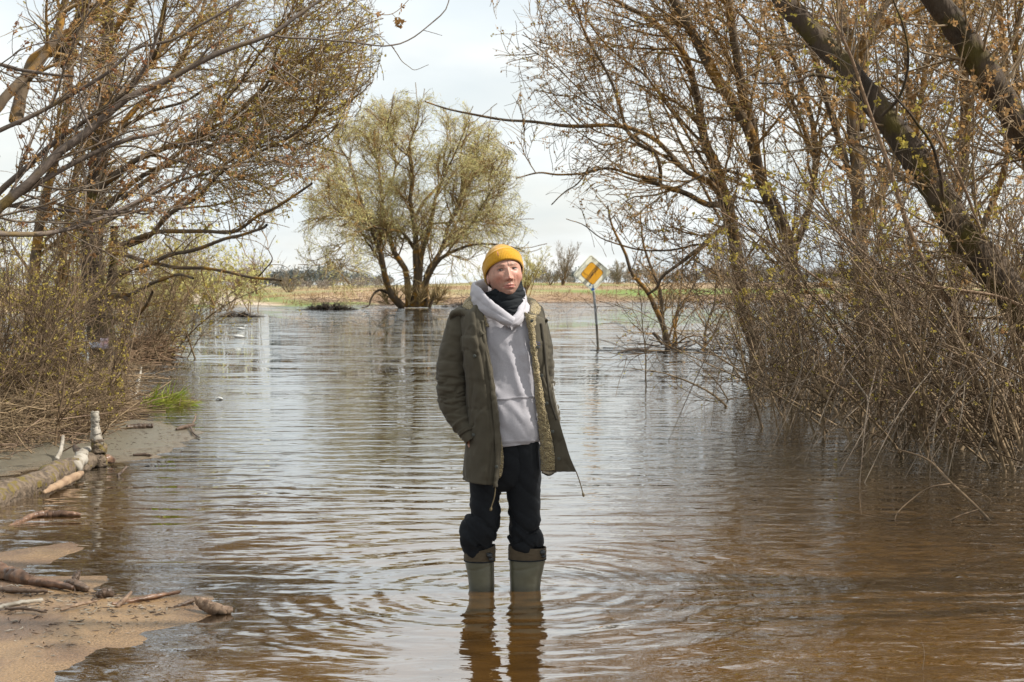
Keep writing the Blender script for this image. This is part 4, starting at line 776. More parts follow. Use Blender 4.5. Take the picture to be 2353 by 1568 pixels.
pl = np.stack([P(1363.3 + (1374 - 1363.3) * t + .9 * math.sin(t * 3), 660 + (799.5 - 660) * t, Ys + .02) for t in np.linspace(0, 1, 14)]); pl = np.vstack([pl, pl[-1] + (pl[-1] - pl[-2]) * 3]); V, F = tubes(pl[None], np.full((1, 15), .028), 12)
o = mesh_obj('post', V - sb, F, M['galv'], sgn, mats=[M['galv'], M['galv_dark']], midx=[0 if (i // 12) < 8 else 1 for i in range(len(F))])  # lower part of the post darker than the top
V, F = tubes(np.stack([P(1363, y, Ys - .0) for y in (640, 668)])[None], np.full((1, 2), .035), 8); mesh_obj('bracket', V - sb, F, M['galv'], sgn)

# paper notice on the old willow trunk
M['paper'] = material('paper', (.62, .55, .60), (.62, .38, .38), 12, .7, detail=2); M['paper_w'] = material('paper_w', (.66, .66, .70), (.5, .5, .56), 9, .7)
nb = P(240, 790, 23.55); no = thing('paper_notice', 'crumpled white and pink paper notice fixed round the old willow trunk', 'notice', nb)
def sheet(name, x0, x1, y0, y1, Y, mat_, seed):
    g = np.random.default_rng(seed); nx, ny = 9, 9; X_, Y_ = np.meshgrid(np.linspace(x0, x1, nx), np.linspace(y0, y1, ny)); V = []
    for x, y in zip(X_.ravel(), Y_.ravel()): V.append(P(x, y + 1.2 * math.sin(x * .3), Y + .03 * ((x - 240) / 20) ** 2 + .008 * g.normal()) - nb)
    i = (np.arange(ny - 1)[:, None] * nx + np.arange(nx - 1)[None]).ravel(); o = mesh_obj(name, V, np.stack([i, i + 1, i + 1 + nx, i + nx], 1), M[mat_], no); md = o.modifiers.new('s', 'SOLIDIFY'); md.thickness = .002
sheet('sheet', 229.5, 249, 777, 802, 23.5, 'paper', 1); sheet('sheet', 205, 230, 787, 800, 23.58, 'paper_w', 2)
sheet('printed_block', 233, 246, 790, 797, 23.49, 'paper', 3)

# ------------------------------------------------------------------ logs and driftwood
def rdg(V, Pt, S, seed):
    K = Pt.shape[1]; s = np.linspace(0, K * .35, K); th = np.arange(S) * 2 * math.pi / S; a = np.stack([np.cos(th)[None] * 2.6 + 0 * s[:, None], np.sin(th)[None] * 2.6 + 0 * s[:, None], s[:, None] * .16 + 0 * th[None] + seed], -1).reshape(-1, 3); e = np.repeat(np.minimum(np.arange(K), K - 1 - np.arange(K)), S); j = hsh(np.arange(K * S), np.full(K * S, int(seed * 7) + 3), np.zeros(K * S, int))
    return .26 * fbm(a, 3, 3) + .14 * (j - .5) - np.where(e == 0, .35 * j, 0)
def log(name, label, cat, segs, S=14, group=None, seed=0, z0=0):
    """segs: list of (partname, pts [(px, py, z, r_m)], material)"""
    q0 = segs[0][1]; b = G(q0[0][0], q0[0][1]); b = np.array([b[0], b[1], 0]); o = thing(name, label, cat, b, group) if len(segs) > 1 else None
    for nm, pts, mt__ in segs:
        c = []
        for px, py, z, r in pts: w = G(px, py); c.append([w[0], w[1], z, r])
        c = cr_spline(c, max(26, len(pts) * 14)); c[:, :3] += np.stack([vnoise(np.stack([np.arange(len(c)) * .45, np.full(len(c), seed + 3.1 * q_), np.zeros(len(c))], 1)) for q_ in range(3)], 1) * c[:, 3:4] * .18; Pt, Rt = c[None, :, :3], c[None, :, 3]; V, F = tubes(Pt, Rt, S); cen = np.repeat(Pt.reshape(-1, 3), S, 0); r_ = np.repeat(Rt.ravel(), S)
        V = cen + (V - cen) * (1 + .12 * fbm(V / (r_.mean() * 3.5) + seed, 3, 3)[:, None] + rdg(V, Pt, S, seed)[:, None]); K = Pt.shape[1]
        nV = len(V); V = np.vstack([V, Pt[0, 0], Pt[0, -1]]); cap = [[(j + 1) % S, j, nV] for j in range(S)] + [[(K - 1) * S + j, (K - 1) * S + (j + 1) % S, nV + 1] for j in range(S)]
        m_ = mesh_obj(nm if o else name, V - (b if o else 0), [F, np.array(cap)], M[mt__], o, origin=None if o else b)
        if not o: tag(m_, label, cat, group)
    return o
log('fallen_log', 'long fallen log on the left with a pale upright broken stump at its far end', 'log', [
  ('log_trunk', [(-160, 1220, .0, .10), (-40, 1172, .02, .10), (20, 1150, .03, .095), (62, 1135, .04, .085), (124, 1108, .05, .075), (178, 1085, .05, .07)], 'moss_bark'),
  ('peeled_wood', [(100, 1143, .03, .012), (125, 1132, .035, .026), (150, 1121, .04, .028), (178, 1107, .045, .024), (190, 1100, .04, .014)], 'raw_wood'),
  ('knot', [(168, 1096, .06, .045), (182, 1085, .08, .050), (196, 1072, .10, .042), (203, 1064, .10, .030)], 'bone_wood'),
  ('log_trunk', [(178, 1084, .02, .05), (205, 1075, .05, .06), (222, 1062, .06, .058), (228, 1052, .08, .05)], 'moss_bark'),
  ('stump_base', [(226, 1072, .02, .058), (226, 1072, .12, .052), (225, 1072, .21, .050)], 'moss_bark'),
  ('stump', [(225, 1072, .19, .048), (223, 1072, .25, .040), (220, 1072, .31, .032), (220, 1072, .37, .034), (219, 1072, .42, .031)], 'bone_wood'),
  ('branch_stub', [(172, 1062, .12, .018), (182, 1072, .11, .028), (195, 1080, .09, .03)], 'drift_dark'),
  ('branch_stub', [(225, 1068, .03, .03), (245, 1070, .05, .035), (262, 1068, .03, .02)], 'drift_red')], seed=3)
sm = [
 ('driftwood_branch', 'peeled reddish branch floating near the left edge below the long log', [(20, 1208, -.01, .010), (45, 1200, .0, .015), (80, 1190, .012, .020), (120, 1187, .015, .022), (160, 1187, .015, .016), (186, 1186, .01, .009)], 'drift_red'),
 ('driftwood_branch', 'thick dark bark branch lying on the sand at the left edge', [(-60, 1318, .05, .042), (-10, 1330, .045, .036), (41, 1345, .04, .031), (83, 1352, .03, .022), (137, 1360, .03, .015), (168, 1366, .03, .012)], 'drift_red'),
 ('driftwood_piece', 'black rotten lump at the tip of the dark bark branch', [(150, 1352, .025, .012), (172, 1358, .03, .02), (200, 1364, .02, .014)], 'drift_dark'),
 ('driftwood_piece', 'black rotten lump sticking up behind the branch tip', [(168, 1348, .02, .012), (176, 1345, .045, .015), (184, 1342, .06, .008)], 'drift_dark'),
 ('driftwood_piece', 'small black lump on the sand right of the branch tip', [(222, 1380, .02, .012), (243, 1378, .03, .022), (262, 1376, .02, .012)], 'drift_dark'),
 ('driftwood_piece', 'short fat pointed stump of driftwood at the tip of the sand spit', [(449, 1404, .06, .006), (462, 1407, .045, .020), (482, 1410, .028, .025), (508, 1411, .018, .019), (532, 1410, .01, .014)], 'drift'),
 ('stick', 'long straight stick at the water edge of the sand spit', [(256, 1397, .015, .008), (330, 1386, .02, .011), (414, 1370, .02, .008)], 'drift_red'),
 ('stick', 'pale stick crossing the sand at the left edge', [(-20, 1416, .03, .007), (40, 1408, .04, .010), (99, 1397, .035, .006)], 'bone_wood'),
 ('stick', 'thin dark stick below the pale stick on the sand', [(12, 1418, .035, .005), (60, 1421, .04, .006), (107, 1426, .035, .004)], 'drift_dark'),
 ('stick', 'thin stick in the middle of the sand spit', [(140, 1419, .03, .005), (180, 1408, .035, .007), (223, 1397, .03, .005)], 'drift'),
 ('stick', 'dark stick pointing at the fat stump of driftwood', [(400, 1402, .01, .006), (430, 1396, .02, .008), (456, 1390, .03, .008)], 'drift_dark'),
 ('stick', 'short pale stick leaning over the long straight stick', [(268, 1404, .015, .008), (285, 1395, .03, .009), (302, 1384, .045, .006)], 'drift'),
 ('stick', 'dark wet stick above the thick bark branch', [(-10, 1368, .03, .010), (40, 1372, .03, .012), (110, 1372, .025, .008)], 'drift_dark'),
 ('driftwood_branch', 'short dark branch on the grey mud behind the pale stump', [(290, 990, .03, .022), (320, 988, .03, .028), (352, 987, .03, .024)], 'drift_dark'),
 ('driftwood_branch', 'dark stick on the grey mud right of the stump', [(306, 1050, .015, .010), (328, 1050, .018, .013), (347, 1051, .015, .010)], 'drift_dark'),
 ('driftwood_piece', 'dark clump of driftwood at the far tip of the grey mud', [(405, 992, .02, .012), (425, 988, .03, .022), (447, 984, .03, .014)], 'drift_dark'),
 ('stick', 'small forked stick standing up at the far tip of the grey mud', [(440, 985, .03, .008), (448, 980, .07, .007), (450, 976, .11, .005)], 'drift'),
 ('stick', 'curled dark twig beyond the tip of the grey mud', [(438, 988, .03, .008), (444, 1000, .02, .009), (458, 1008, .01, .006)], 'drift_dark'),
 ('stick', 'dark splinter sticking out of the water right of the stump', [(270, 1094, .0, .010), (282, 1092, .03, .010), (292, 1090, .06, .005)], 'drift_dark'),
 ('stick', 'long thin dark stick on the mud below the green tuft', [(190, 962, .02, .008), (270, 957, .03, .010), (345, 957, .02, .007)], 'drift_dark'),
 ('stick', 'pale broken branch end standing in the twigs left of the green tuft', [(310, 930, .03, .018), (318, 915, .18, .016), (326, 905, .34, .008)], 'bone_wood'),
 ('stick', 'pale curled root standing up left of the stump', [(130, 1062, .02, .018), (140, 1055, .08, .016), (146, 1050, .17, .012)], 'bone_wood'),
 ('driftwood_branch', 'dark fallen branch floating left of the sapling', [(1420, 811, .0, .02), (1450, 808, .05, .03), (1485, 806, .03, .025), (1500, 800, .12, .015)], 'bark_wet'),
 ('driftwood_branch', 'broken branch hanging over the water left of the sapling stem', [(1500, 805, .38, .03), (1512, 805, .25, .028), (1522, 805, .12, .02)], 'bark_wet'),
]
for i, (nm, lab, pts, mm) in enumerate(sm): log(nm, lab, 'driftwood' if 'stick' not in nm else 'stick', [('x', pts, mm)], S=16, seed=i * 3.1)
g = np.random.default_rng(55)
for nm, lab, poly, n, mm in (('debris', 'dark scraps and bits of bark scattered over the sand spit', [(-40, 1345), (250, 1365), (470, 1395), (60, 1520)], 260, 'drift_dark'), ('debris', 'dark scraps scattered over the grey mud', [(180, 985), (460, 990), (380, 1045), (180, 1070)], 170, 'drift_dark'), ('debris', 'small pale bits scattered over the sand spit', [(-40, 1345), (300, 1380), (440, 1410), (60, 1540)], 150, 'bone_wood')):  # last set: small pale slivers strewn over the spit
    q = [G(*p_) for p_ in poly]; u, v = g.random(n), g.random(n); b = (q[0] * (1 - u)[:, None] + q[1] * u[:, None]) * (1 - v)[:, None] + (q[3] * (1 - u)[:, None] + q[2] * u[:, None]) * v[:, None]
    b = b[height(b[:, 0], b[:, 1]) > -.01]; n = len(b); b[:, 2] = height(b[:, 0], b[:, 1]) + .003; d = unit(g.normal(size=(n, 3)) * np.array([1, .5, .1])) * g.uniform(.004, .022, n)[:, None]; st = np.stack([b - d, b + g.normal(size=(n, 3)) * .003, b + d], 1)
    V, F = tubes(st, np.tile(np.array([[.0008, .0022, .0008]]), (n, 1)) * g.uniform(.5, 1.6, n)[:, None], 4); tag(mesh_obj(nm, V, F, M[mm], origin=b[0]), lab, 'debris', kind='stuff')

# green tuft
g = np.random.default_rng(9); b = G(375, 932); tu = thing('grass_tuft', 'bright green tuft of reed grass growing at the water edge on the left', 'grass tuft', b)
def blades(n, xr, L, lean, w, seed):
    g = np.random.default_rng(seed); Vs, Fs = [], []
    for i in range(n):
        x = g.uniform(*xr); p = np.array([x, g.normal() * .12, -.01]); d = unit(np.array([lean + g.normal() * .45, g.normal() * .35, 1.0])); l = g.uniform(*L); c = np.array([lean * .35 + g.normal() * .08, 0, -.22 * g.random()]); sd_ = unit(np.cross(d, g.normal(size=3))) * w; K = 6; pp = []
        for k in range(K): pp.append(p); d = unit(d + c); p = p + d * l / (K - 1)
        o_ = len(Vs) * 1; base = sum(len(v) for v in Vs); ww = np.array([.7, 1, .9, .7, .4, .05]); Vs.append(np.array([q + s * sd_ * ww[k] for k, q in enumerate(pp) for s in (-1, 1)])); Fs += [[base + 2 * k, base + 2 * k + 1, base + 2 * k + 3, base + 2 * k + 2] for k in range(K - 1)]
    return np.vstack(Vs), np.array(Fs)
for args, mm, nm in (((150, (-.25, .15), (.14, .38), .5, .009, 1), 'reed_green', 'green_blades'), ((90, (-.1, .26), (.12, .30), 1.2, .009, 2), 'reed_green', 'green_blades'), ((60, (-.3, .3), (.08, .3), .9, .004, 3), 'straw', 'dry_blades')):
    V, F = blades(*args); o = mesh_obj(nm, V, F, M[mm], tu); o['kind'] = 'stuff'
tangle('dead_reeds', 'pale dead reeds lying round the green tuft', 'reeds', [(300, 940), (445, 938), (440, 926), (300, 920)], 130, (.1, .4), .004, 'drift', .05, 31)

# floating twigs lower right, 8.4 m
fb = G(2280, 1201); tw_ = [
 ([(2061, 1032, 9.2), (2132, 1057, 9.0), (2186, 1110, 8.7), (2250, 1171, 8.5), (2280, 1203, 8.4)], 1.8, 3.8), ([(2186, 1112, 8.7), (2136, 1121, 8.65), (2093, 1150, 8.6), (2061, 1181, 8.5), (2056, 1206, 8.4)], 2.4, 1.2),
 ([(2058, 1195, 8.4), (1994, 1186, 8.45), (1951, 1173, 8.5), (1901, 1135, 8.6)], 1.2, .5), ([(1979, 1183, 8.45), (1976, 1150, 8.5), (1974, 1096, 8.6)], .9, .4), ([(2250, 1171, 8.5), (2207, 1185, 8.45), (2162, 1207, 8.4)], 2, 2),
 ([(2186, 1112, 8.7), (2235, 1125, 8.65), (2277, 1150, 8.6), (2262, 1173, 8.6)], 1.5, .7), ([(2186, 1112, 8.7), (2120, 1118, 8.9), (2050, 1118, 9)], .8, .4), ([(2132, 1057, 9.0), (2135, 1020, 9.2), (2120, 990, 9.3)], .9, .4), ([(2186, 1112, 8.7), (2160, 1085, 8.8), (2140, 1050, 8.9)], .9, .4)]
o = thing('drowned_branch', 'thin bare branch arching out of the water at the lower right', 'branch', fb)
for pts, r0, r1 in tw_:
    c = cr_spline([P(*p_) for p_ in pts], 24)[None]; V, F = tubes(c, np.linspace(r0, r1, 24)[None] * 8.6 / FPX, 7); mesh_obj('twig', V - fb, F, M['twig_dark'], o)
for i, (pts, lab) in enumerate([([(2353, 1075), (2260, 1062), (2200, 1066)], 'long thin stick at the right edge above the arching branch'), ([(1920, 1165), (1935, 1180), (1945, 1187)], 'tiny twig tip poking up left of the arching branch'), ([(2120, 1540), (2124, 1500), (2116, 1470)], 'thin dark twig tip near the bottom right')]):
    Yb = G(*pts[0])[1] if i != 2 else 5.1; c = cr_spline([P(x, y, Yb) for x, y in pts], 12)[None]; V, F = tubes(c, np.linspace(2.0 - .5 * i, .8 - .2 * i, 12)[None] * Yb / FPX, 6); tag(mesh_obj('stick', V, F, M['twig_grey'], origin=c[0, 0]), lab, 'stick')
# floating litter and birds
M['white_feather'] = material('white_feather', (.55, .55, .53), (.4, .4, .38), 20, .7); M['dark_feather'] = material('dark_feather', (.02, .02, .022), (.05, .045, .04), 20, .6); M['bill'] = flat_mat('bill', (.75, .7, .6))
def bird(label, px, py, L, body, nk, cat='water bird'):
    b = G(px, py); o = thing('bird', label, cat, b); n, m_ = 18, 12; V = []
    for i in range(n + 1):
        t = i / n; x = (t - .5) * L; r = L * .24 * math.sin(math.pi * min(1, t * .96 + .02)) ** .7; zc = L * .06 + L * .10 * (1 - t) ** 3
        for j in range(m_): a = j * 2 * math.pi / m_; V.append((x, r * .9 * math.cos(a), max(zc + r * .75 * math.sin(a), -.03)))
    F = [[i * m_ + j, i * m_ + (j + 1) % m_, (i + 1) * m_ + (j + 1) % m_, (i + 1) * m_ + j] for i in range(n) for j in range(m_)]; mesh_obj('body', V, np.array(F), M[body], o)
    if nk:
        c = cr_spline([(.32 * L, 0, .10 * L), (.42 * L, 0, .28 * L), (.46 * L, 0, .42 * L), (.52 * L, 0, .44 * L)], 12)[None]; r = np.interp(np.linspace(0, 1, 12), [0, .4, .75, .9, 1], [.13, .075, .10, .09, .03])[None] * L; V, F = tubes(c, r, 10); mesh_obj('head', V, F, M[body], o)
        V, F = tubes(np.array([[(.52 * L, 0, .44 * L), (.66 * L, 0, .41 * L)]]), np.array([[.03 * L, .006 * L]]), 6); mesh_obj('bill', V, F, M['bill'], o)
bird('white gull floating far out, the upper of two in front of the sandy track', 554, 757, .26, 'white_feather', True, 'gull'); bird('white gull floating far out, the lower of two in front of the sandy track', 549, 776, .30, 'white_feather', False, 'gull')
bird('small dark water bird beside the shrub right of the old willow', 344, 827, .30, 'dark_feather', True)
for i, (px, py, lab, l) in enumerate([(504, 919, 'small pale scrap floating right of the green tuft', .09), (1862, 838, 'white scrap of litter floating behind the right shrubs', .22)]):
    b = G(px, py); V, F = tubes(np.array([[(-l / 2, 0, .005), (-l / 6, .01, .02), (l / 6, 0, .015), (l / 2, .01, .005)]]), np.array([[.004, .016, .02, .004]]) * (1 + i), 7); tag(mesh_obj('litter', V + b, F, M['white_feather'], origin=b), lab, 'litter')

# willow added out of view at the right so its twigs shade the man
nw = [limb2 for limb2 in ()]
def wl(pts, r0, r1, K=24):
    c = cr_spline([list(p_) for p_ in pts], K); return c, np.linspace(r0, r1, K)
T = stack([wl([(5.2, 6.1, -.2), (5.0, 6.2, 2), (4.6, 6.3, 4.2), (4.0, 6.3, 6.2), (3.6, 6.1, 8.2)], .16, .05)])
Lm = stack([wl([(4.9, 6.2, 2.4), (4.2, 6.1, 3.6), (3.3, 5.9, 4.3), (2.4, 5.7, 5.0), (1.2, 5.5, 5.6)], .06, .012), wl([(4.7, 6.3, 3.6), (3.8, 6.3, 4.9), (2.6, 6.1, 5.9), (1.4, 5.7, 6.6)], .055, .012),
  wl([(4.4, 6.3, 4.8), (3.4, 5.9, 6.0), (2.3, 5.6, 7.2), (1.6, 5.3, 8.2)], .05, .01), wl([(5.0, 6.2, 1.8), (4.2, 5.9, 2.9), (3.4, 5.6, 3.4), (2.9, 5.4, 4.3)], .045, .012), wl([(4.8, 6.2, 3), (4.3, 5.6, 4.4), (3.5, 5.1, 5.6), (2.6, 4.9, 6.6)], .045, .012), wl([(5, 6.1, 2.2), (5.4, 5.5, 4), (5.2, 5.1, 6), (4.6, 4.9, 7.6)], .05, .012)])
E1 = grow(*Lm, 40, 9, (.6, 1.8), (20, 60), .5, .004, t0=.15, trop=(0, 0, .1), rmin=.007, rmax=.014); E2 = grow(*E1, 200, 7, (.4, 1.2), (15, 65), .6, .002, rmin=.004); E3 = grow(*E2, 600, 5, (.2, .7), (15, 60), .6, .0015, rmin=.0025)
offv = lambda Pt: ~((np.abs(Pt[:, :, 0]) < .40 * Pt[:, :, 1]) & (Pt[:, :, 2] < CAMZ + .245 * Pt[:, :, 1])).any(1)
E1, E2, E3 = [(q_[0][offv(q_[0])], q_[1][offv(q_[0])]) for q_ in (E1, E2, E3)]
build_tree('willow_tree', 'added willow just outside the right edge, its twigs shading the man', 'tree', (5.2, 6.1, -.2), [('trunk', T, 'bark_dark', 14), ('limbs', Lm, 'bark_willow', 8)], [('branches', [E1], 'twig_orange', 4), ('twigs', [E2, E3], 'twig_brown', 3)], [('leaf_buds', buds(E2[0], 900, .05, per=2, tip=.1), 'bud_orange')])

def offf(Pt): return ~((np.abs(Pt[:, :, 0]) < .375 * Pt[:, :, 1]) & (Pt[:, :, 2] < CAMZ + .245 * Pt[:, :, 1])).any(1)
for i, (bx, by, L_, lab) in enumerate([(4.35, 9.6, (1.4, 3.4), 'added shrub just outside the right edge, shading the water, beyond the added willow'), (4.0, 8.2, (1.2, 3.2), 'added shrub just outside the right edge, shading the water, at the foot of the added willow'), (3.6, 6.9, (1.0, 2.6), 'added shrub just outside the right edge, shading the water, nearest the camera')]):  # three shrubs added out of view to shade the water on the right
    g = np.random.default_rng(500 + i); n = 34; st = np.empty((n, 12, 3)); b = np.array([bx, by, 0.])
    for k_ in range(n):
        p = b + np.array([g.normal() * .5, g.normal() * .5, -.06]); d = unit(np.array([g.normal() * .35, g.normal() * .35, 1.])); l = g.uniform(*L_)
        for k in range(12): st[k_, k] = p; d = unit(d + g.normal(size=3) * .06); p = p + d * l / 11
    m_ = offf(st); st = st[m_]; rr = np.tile(np.linspace(.014, .003, 12)[None], (len(st), 1)); u1 = grow(st, rr, 420, 6, (.3, 1.1), (15, 60), .55, .002, rmin=.004, rng=g); u2 = grow(*u1, 900, 4, (.15, .5), (15, 60), .6, .0015, rmin=.0025, rng=g)
    u1, u2 = [(q_[0][offf(q_[0])], q_[1][offf(q_[0])]) for q_ in (u1, u2)]
    o = build_tree('shrub', lab, 'shrub', b, [('stems', (st, rr), 'twig_brown', 5)], [('twigs', [u1], 'twig_dark', 3), ('fine_twigs', [u2], 'twig_dark', 2)], [('leaf_buds', buds(u2[0], 900, .03, per=3, g=g), 'bud_green')]); o['group'] = GR
# ------------------------------------------------------------------ the man
YP = 6.5; KP = YP / FPX
ORG = G(1160, 1356); ORG[1] = YP; ORG[2] = 0
man = thing('person', 'man in mustard beanie, olive parka, grey hoodie and rubber boots standing in the water', 'person', ORG)
def Q(px, py, dy=0.0): return P(px, py, YP + dy) if dy == 0 else P(px, py, YP) + np.array([0, dy, 0])
M['skin'] = None
def tint_material(name, rough, bump, bscale, spec=.4, sss=0.0, sheen=0.0, mod=0.12, nscale=60, voro=False, bdist=.002):
    m = bpy.data.materials.new(name); m.use_nodes = True; t = m.node_tree; L = t.links; b = t.nodes['Principled BSDF']; at = N(t, 'ShaderNodeAttribute', attribute_name='tint'); co = N(t, 'ShaderNodeTexCoord')
    n = N(t, 'ShaderNodeTexNoise'); n.inputs['Scale'].default_value = nscale; n.inputs['Detail'].default_value = 4; L.new(co.outputs['Object'], n.inputs['Vector'])
    r = N(t, 'ShaderNodeMapRange'); r.inputs[1].default_value = .3; r.inputs[2].default_value = .7; r.inputs[3].default_value = 1 - mod; r.inputs[4].default_value = 1 + mod; L.new(n.outputs[0], r.inputs[0])
    v = N(t, 'ShaderNodeVectorMath', operation='SCALE'); L.new(at.outputs[0], v.inputs[0]); L.new(r.outputs[0], v.inputs[3]); L.new(v.outputs[0], b.inputs['Base Color']); b.inputs['Roughness'].default_value = rough; b.inputs['Specular IOR Level'].default_value = spec
    if sss: b.inputs['Subsurface Weight'].default_value = sss; b.inputs['Subsurface Radius'].default_value = (1, .35, .2); b.inputs['Subsurface Scale'].default_value = .006
    if sheen: b.inputs['Sheen Weight'].default_value = sheen
    if bump:
        n2 = N(t, 'ShaderNodeTexVoronoi' if voro else 'ShaderNodeTexNoise'); n2.inputs['Scale'].default_value = bscale; L.new(co.outputs['Object'], n2.inputs['Vector']); q = N(t, 'ShaderNodeBump'); q.inputs['Strength'].default_value = bump; q.inputs['Distance'].default_value = bdist; L.new(n2.outputs[0], q.inputs['Height']); L.new(q.outputs[0], b.inputs['Normal'])
    return m
M['skin'] = tint_material('skin', .45, .25, 420, sss=.12, mod=.10, nscale=90)
M['olive'] = tint_material('olive_cloth', .85, .35, 700, spec=.2, mod=.10, nscale=25, bdist=.001, sheen=.1)
M['sherpa'] = tint_material('sherpa', .95, 1.0, 150, spec=.1, mod=.35, nscale=160, voro=True, bdist=.008, sheen=.3)
M['fleece'] = tint_material('fleece', .92, .3, 900, spec=.15, mod=.16, nscale=420, bdist=.001, sheen=.2)
M['black_cloth'] = tint_material('black_cloth', .8, .3, 800, spec=.2, mod=.2, nscale=60, bdist=.001)
M['rubber'] = tint_material('rubber', .32, .15, 30, spec=.5, mod=.12, nscale=18, bdist=.003)
M['knit'] = tint_material('knit', .95, .5, 420, spec=.1, mod=.12, nscale=250, bdist=.0015, sheen=.4)
M['snap'] = flat_mat('snap', (.06, .065, .055), .35); M['cord'] = flat_mat('cord', (.17, .13, .07), .9); M['leather'] = flat_mat('leather', (.50, .22, .14), .6)
M['eye_white'] = flat_mat('eye_white', (.50, .44, .42), .2); M['iris'] = flat_mat('iris', (.045, .035, .03), .15, spec=.6); M['buckle'] = flat_mat('buckle', (.012, .012, .012), .3)
OLIVE = np.array([.070, .061, .043]); GREY = np.array([.40, .39, .42]); BLK = np.array([.010, .013, .016]); SHP = np.array([.30, .24, .13]); RUB = np.array([.095, .092, .060])
def mnormals(V, F):
    F = F[0] if isinstance(F, list) else F; n = np.cross(V[F[:, 2]] - V[F[:, 0]], V[F[:, 3]] - V[F[:, 1]]); o = np.zeros_like(V)
    for k in range(4): np.add.at(o, F[:, k], n)
    return unit(o)
def part(name, V, F, col, mat_, disp=None, parent=None, solid=0):
    if disp is not None: V = V + mnormals(V, F) * np.asarray(disp)[:, None]
    o = mesh_obj(name, V - ORG, F, M[mat_], parent or man)
    set_col(o, 'tint', np.tile(col, (len(V), 1)) if np.ndim(col) == 1 else col)
    if solid: md = o.modifiers.new('thick', 'SOLIDIFY'); md.thickness = solid; md.offset = 0
    return o
def loft(secs, n, S, power=2.0, caps=True):
    """secs: (px, py, dy, a_px, b_m) centre, half width in the picture plane and half depth; sections stand square to the path"""
    c = []
    for px, py, dy, a, b in secs: w = Q(px, py, dy); c.append([w[0], w[1], w[2], a * KP, b])
    c = cr_spline(c, n); p = c[:, :3]; T = np.gradient(p, axis=0); T = unit(T); B = np.array([0, 1.0, 0])[None] - T * T[:, 1:2]; B = unit(B); U = np.cross(B, T); th = np.arange(S) * 2 * math.pi / S
    cs_, sn_ = np.cos(th), np.sin(th); e = 2 / power; cx = np.sign(cs_) * np.abs(cs_) ** e; sx_ = np.sign(sn_) * np.abs(sn_) ** e
    V = p[:, None] + U[:, None] * (c[:, 3, None] * cx[None])[..., None] + B[:, None] * (c[:, 4, None] * sx_[None])[..., None]
    i = (np.arange(n - 1)[:, None] * S); j = np.arange(S)[None]; j2 = (j + 1) % S; F = np.stack([i + j, i + S + j, i + S + j2, i + j2], -1).reshape(-1, 4)
    uv = np.stack(np.meshgrid(np.linspace(0, 1, n), th, indexing='ij'), -1).reshape(-1, 2)
    return V.reshape(-1, 3), F, uv
def vside(l, r): return (l + r) / 2, (r - l) / 2
def folds(V, amp, sc, seed=0, ridge=True):
    q = V * np.array(sc); n = fbm(q, 3, seed); n2 = fbm(q + n[:, None] * .7, 2, seed + 9)
    return amp * ((1 - np.abs(n2)) ** 3 - .4 if ridge else n2)

# boots
for i, (segs, cuff, bx) in enumerate([
   ([(1103, 1275, 0, 35.5, .066), (1102, 1287, 0, 34.5, .066), (1104, 1310, 0, 32, .063), (1106, 1334, 0, 30, .060), (1107, 1358, 0, 29, .058), (1108, 1400, 0, 28, .056), (1108, 1450, 0, 27, .056)], (1102, 1262, 1287, 35.5, 10.5), (1126, 1273)),
   ([(1211, 1272, 0, 43, .068), (1211, 1284, 0, 42, .067), (1210, 1300, 0, 40, .065), (1208, 1320, 0, 37, .062), (1207, 1345, 0, 35, .060), (1206, 1390, 0, 34, .058), (1206, 1440, 0, 33, .058)], (1211.5, 1256, 1284, 43, -1), (1246, 1268))]):
    V, F, uv = loft(segs, 60, 48, 2.1); seam = np.exp(-((uv[:, 1] - 4.35) / .03) ** 2) * .0022 + np.exp(-((V[:, 2] - .105 - .01 * np.sin(uv[:, 1] * 2)) / .003) ** 2) * .002
    col = np.tile(RUB, (len(V), 1)) * (1 + .25 * fbm(V * 14, 3, 3)[:, None] * .4); col = lerp(col, RUB * .55, np.clip((.045 - V[:, 2]) / .04, 0, 1)); bt = part('boot', V, F, col, 'rubber', seam + folds(V, .0015, (9, 9, 14), 3, False))
    cx, ct, cb, a, tilt = cuff; V, F, uv = loft([(cx + .5, ct - 1, 0, a, .067), (cx, (ct + cb) / 2, 0, a + .6, .069), (cx, cb, 0, a, .0675)], 26, 64, 2.1)
    t_ = (1 - uv[:, 0]); V[:, 2] += t_ * ((V[:, 0] - V[:, 0].mean()) / .07) * tilt * KP * (1 if tilt > 0 else 1); part('boot_cuff', V, F, np.array([.085, .065, .042]), 'olive', folds(V, .0022, (30, 30, 60), 5), bt, solid=.003)
    V, F, uv = loft([(cx, cb - 1.6, 0, a + .9, .0695), (cx, cb + 1.2, 0, a + .9, .0695)], 4, 64, 2.1); part('boot_band', V, F, BLK, 'black_cloth', None, bt, solid=.002)
    c0 = Q(bx[0], bx[1], -.062 if i == 0 else -.045)
    for j, (dx, dz, w, h) in enumerate([(0, .006, .008, .014), (.006, -.012, .009, .008), (-.008, .014, .007, .004)]):
        V, F = tubes(np.array([[c0 + np.array([dx - w, 0, dz]), c0 + np.array([dx, -.007, dz]), c0 + np.array([dx + w, 0, dz])]]), np.array([[h * .7, h, h * .7]]), 8); part('buckle', V, F, BLK, 'rubber', None, bt)

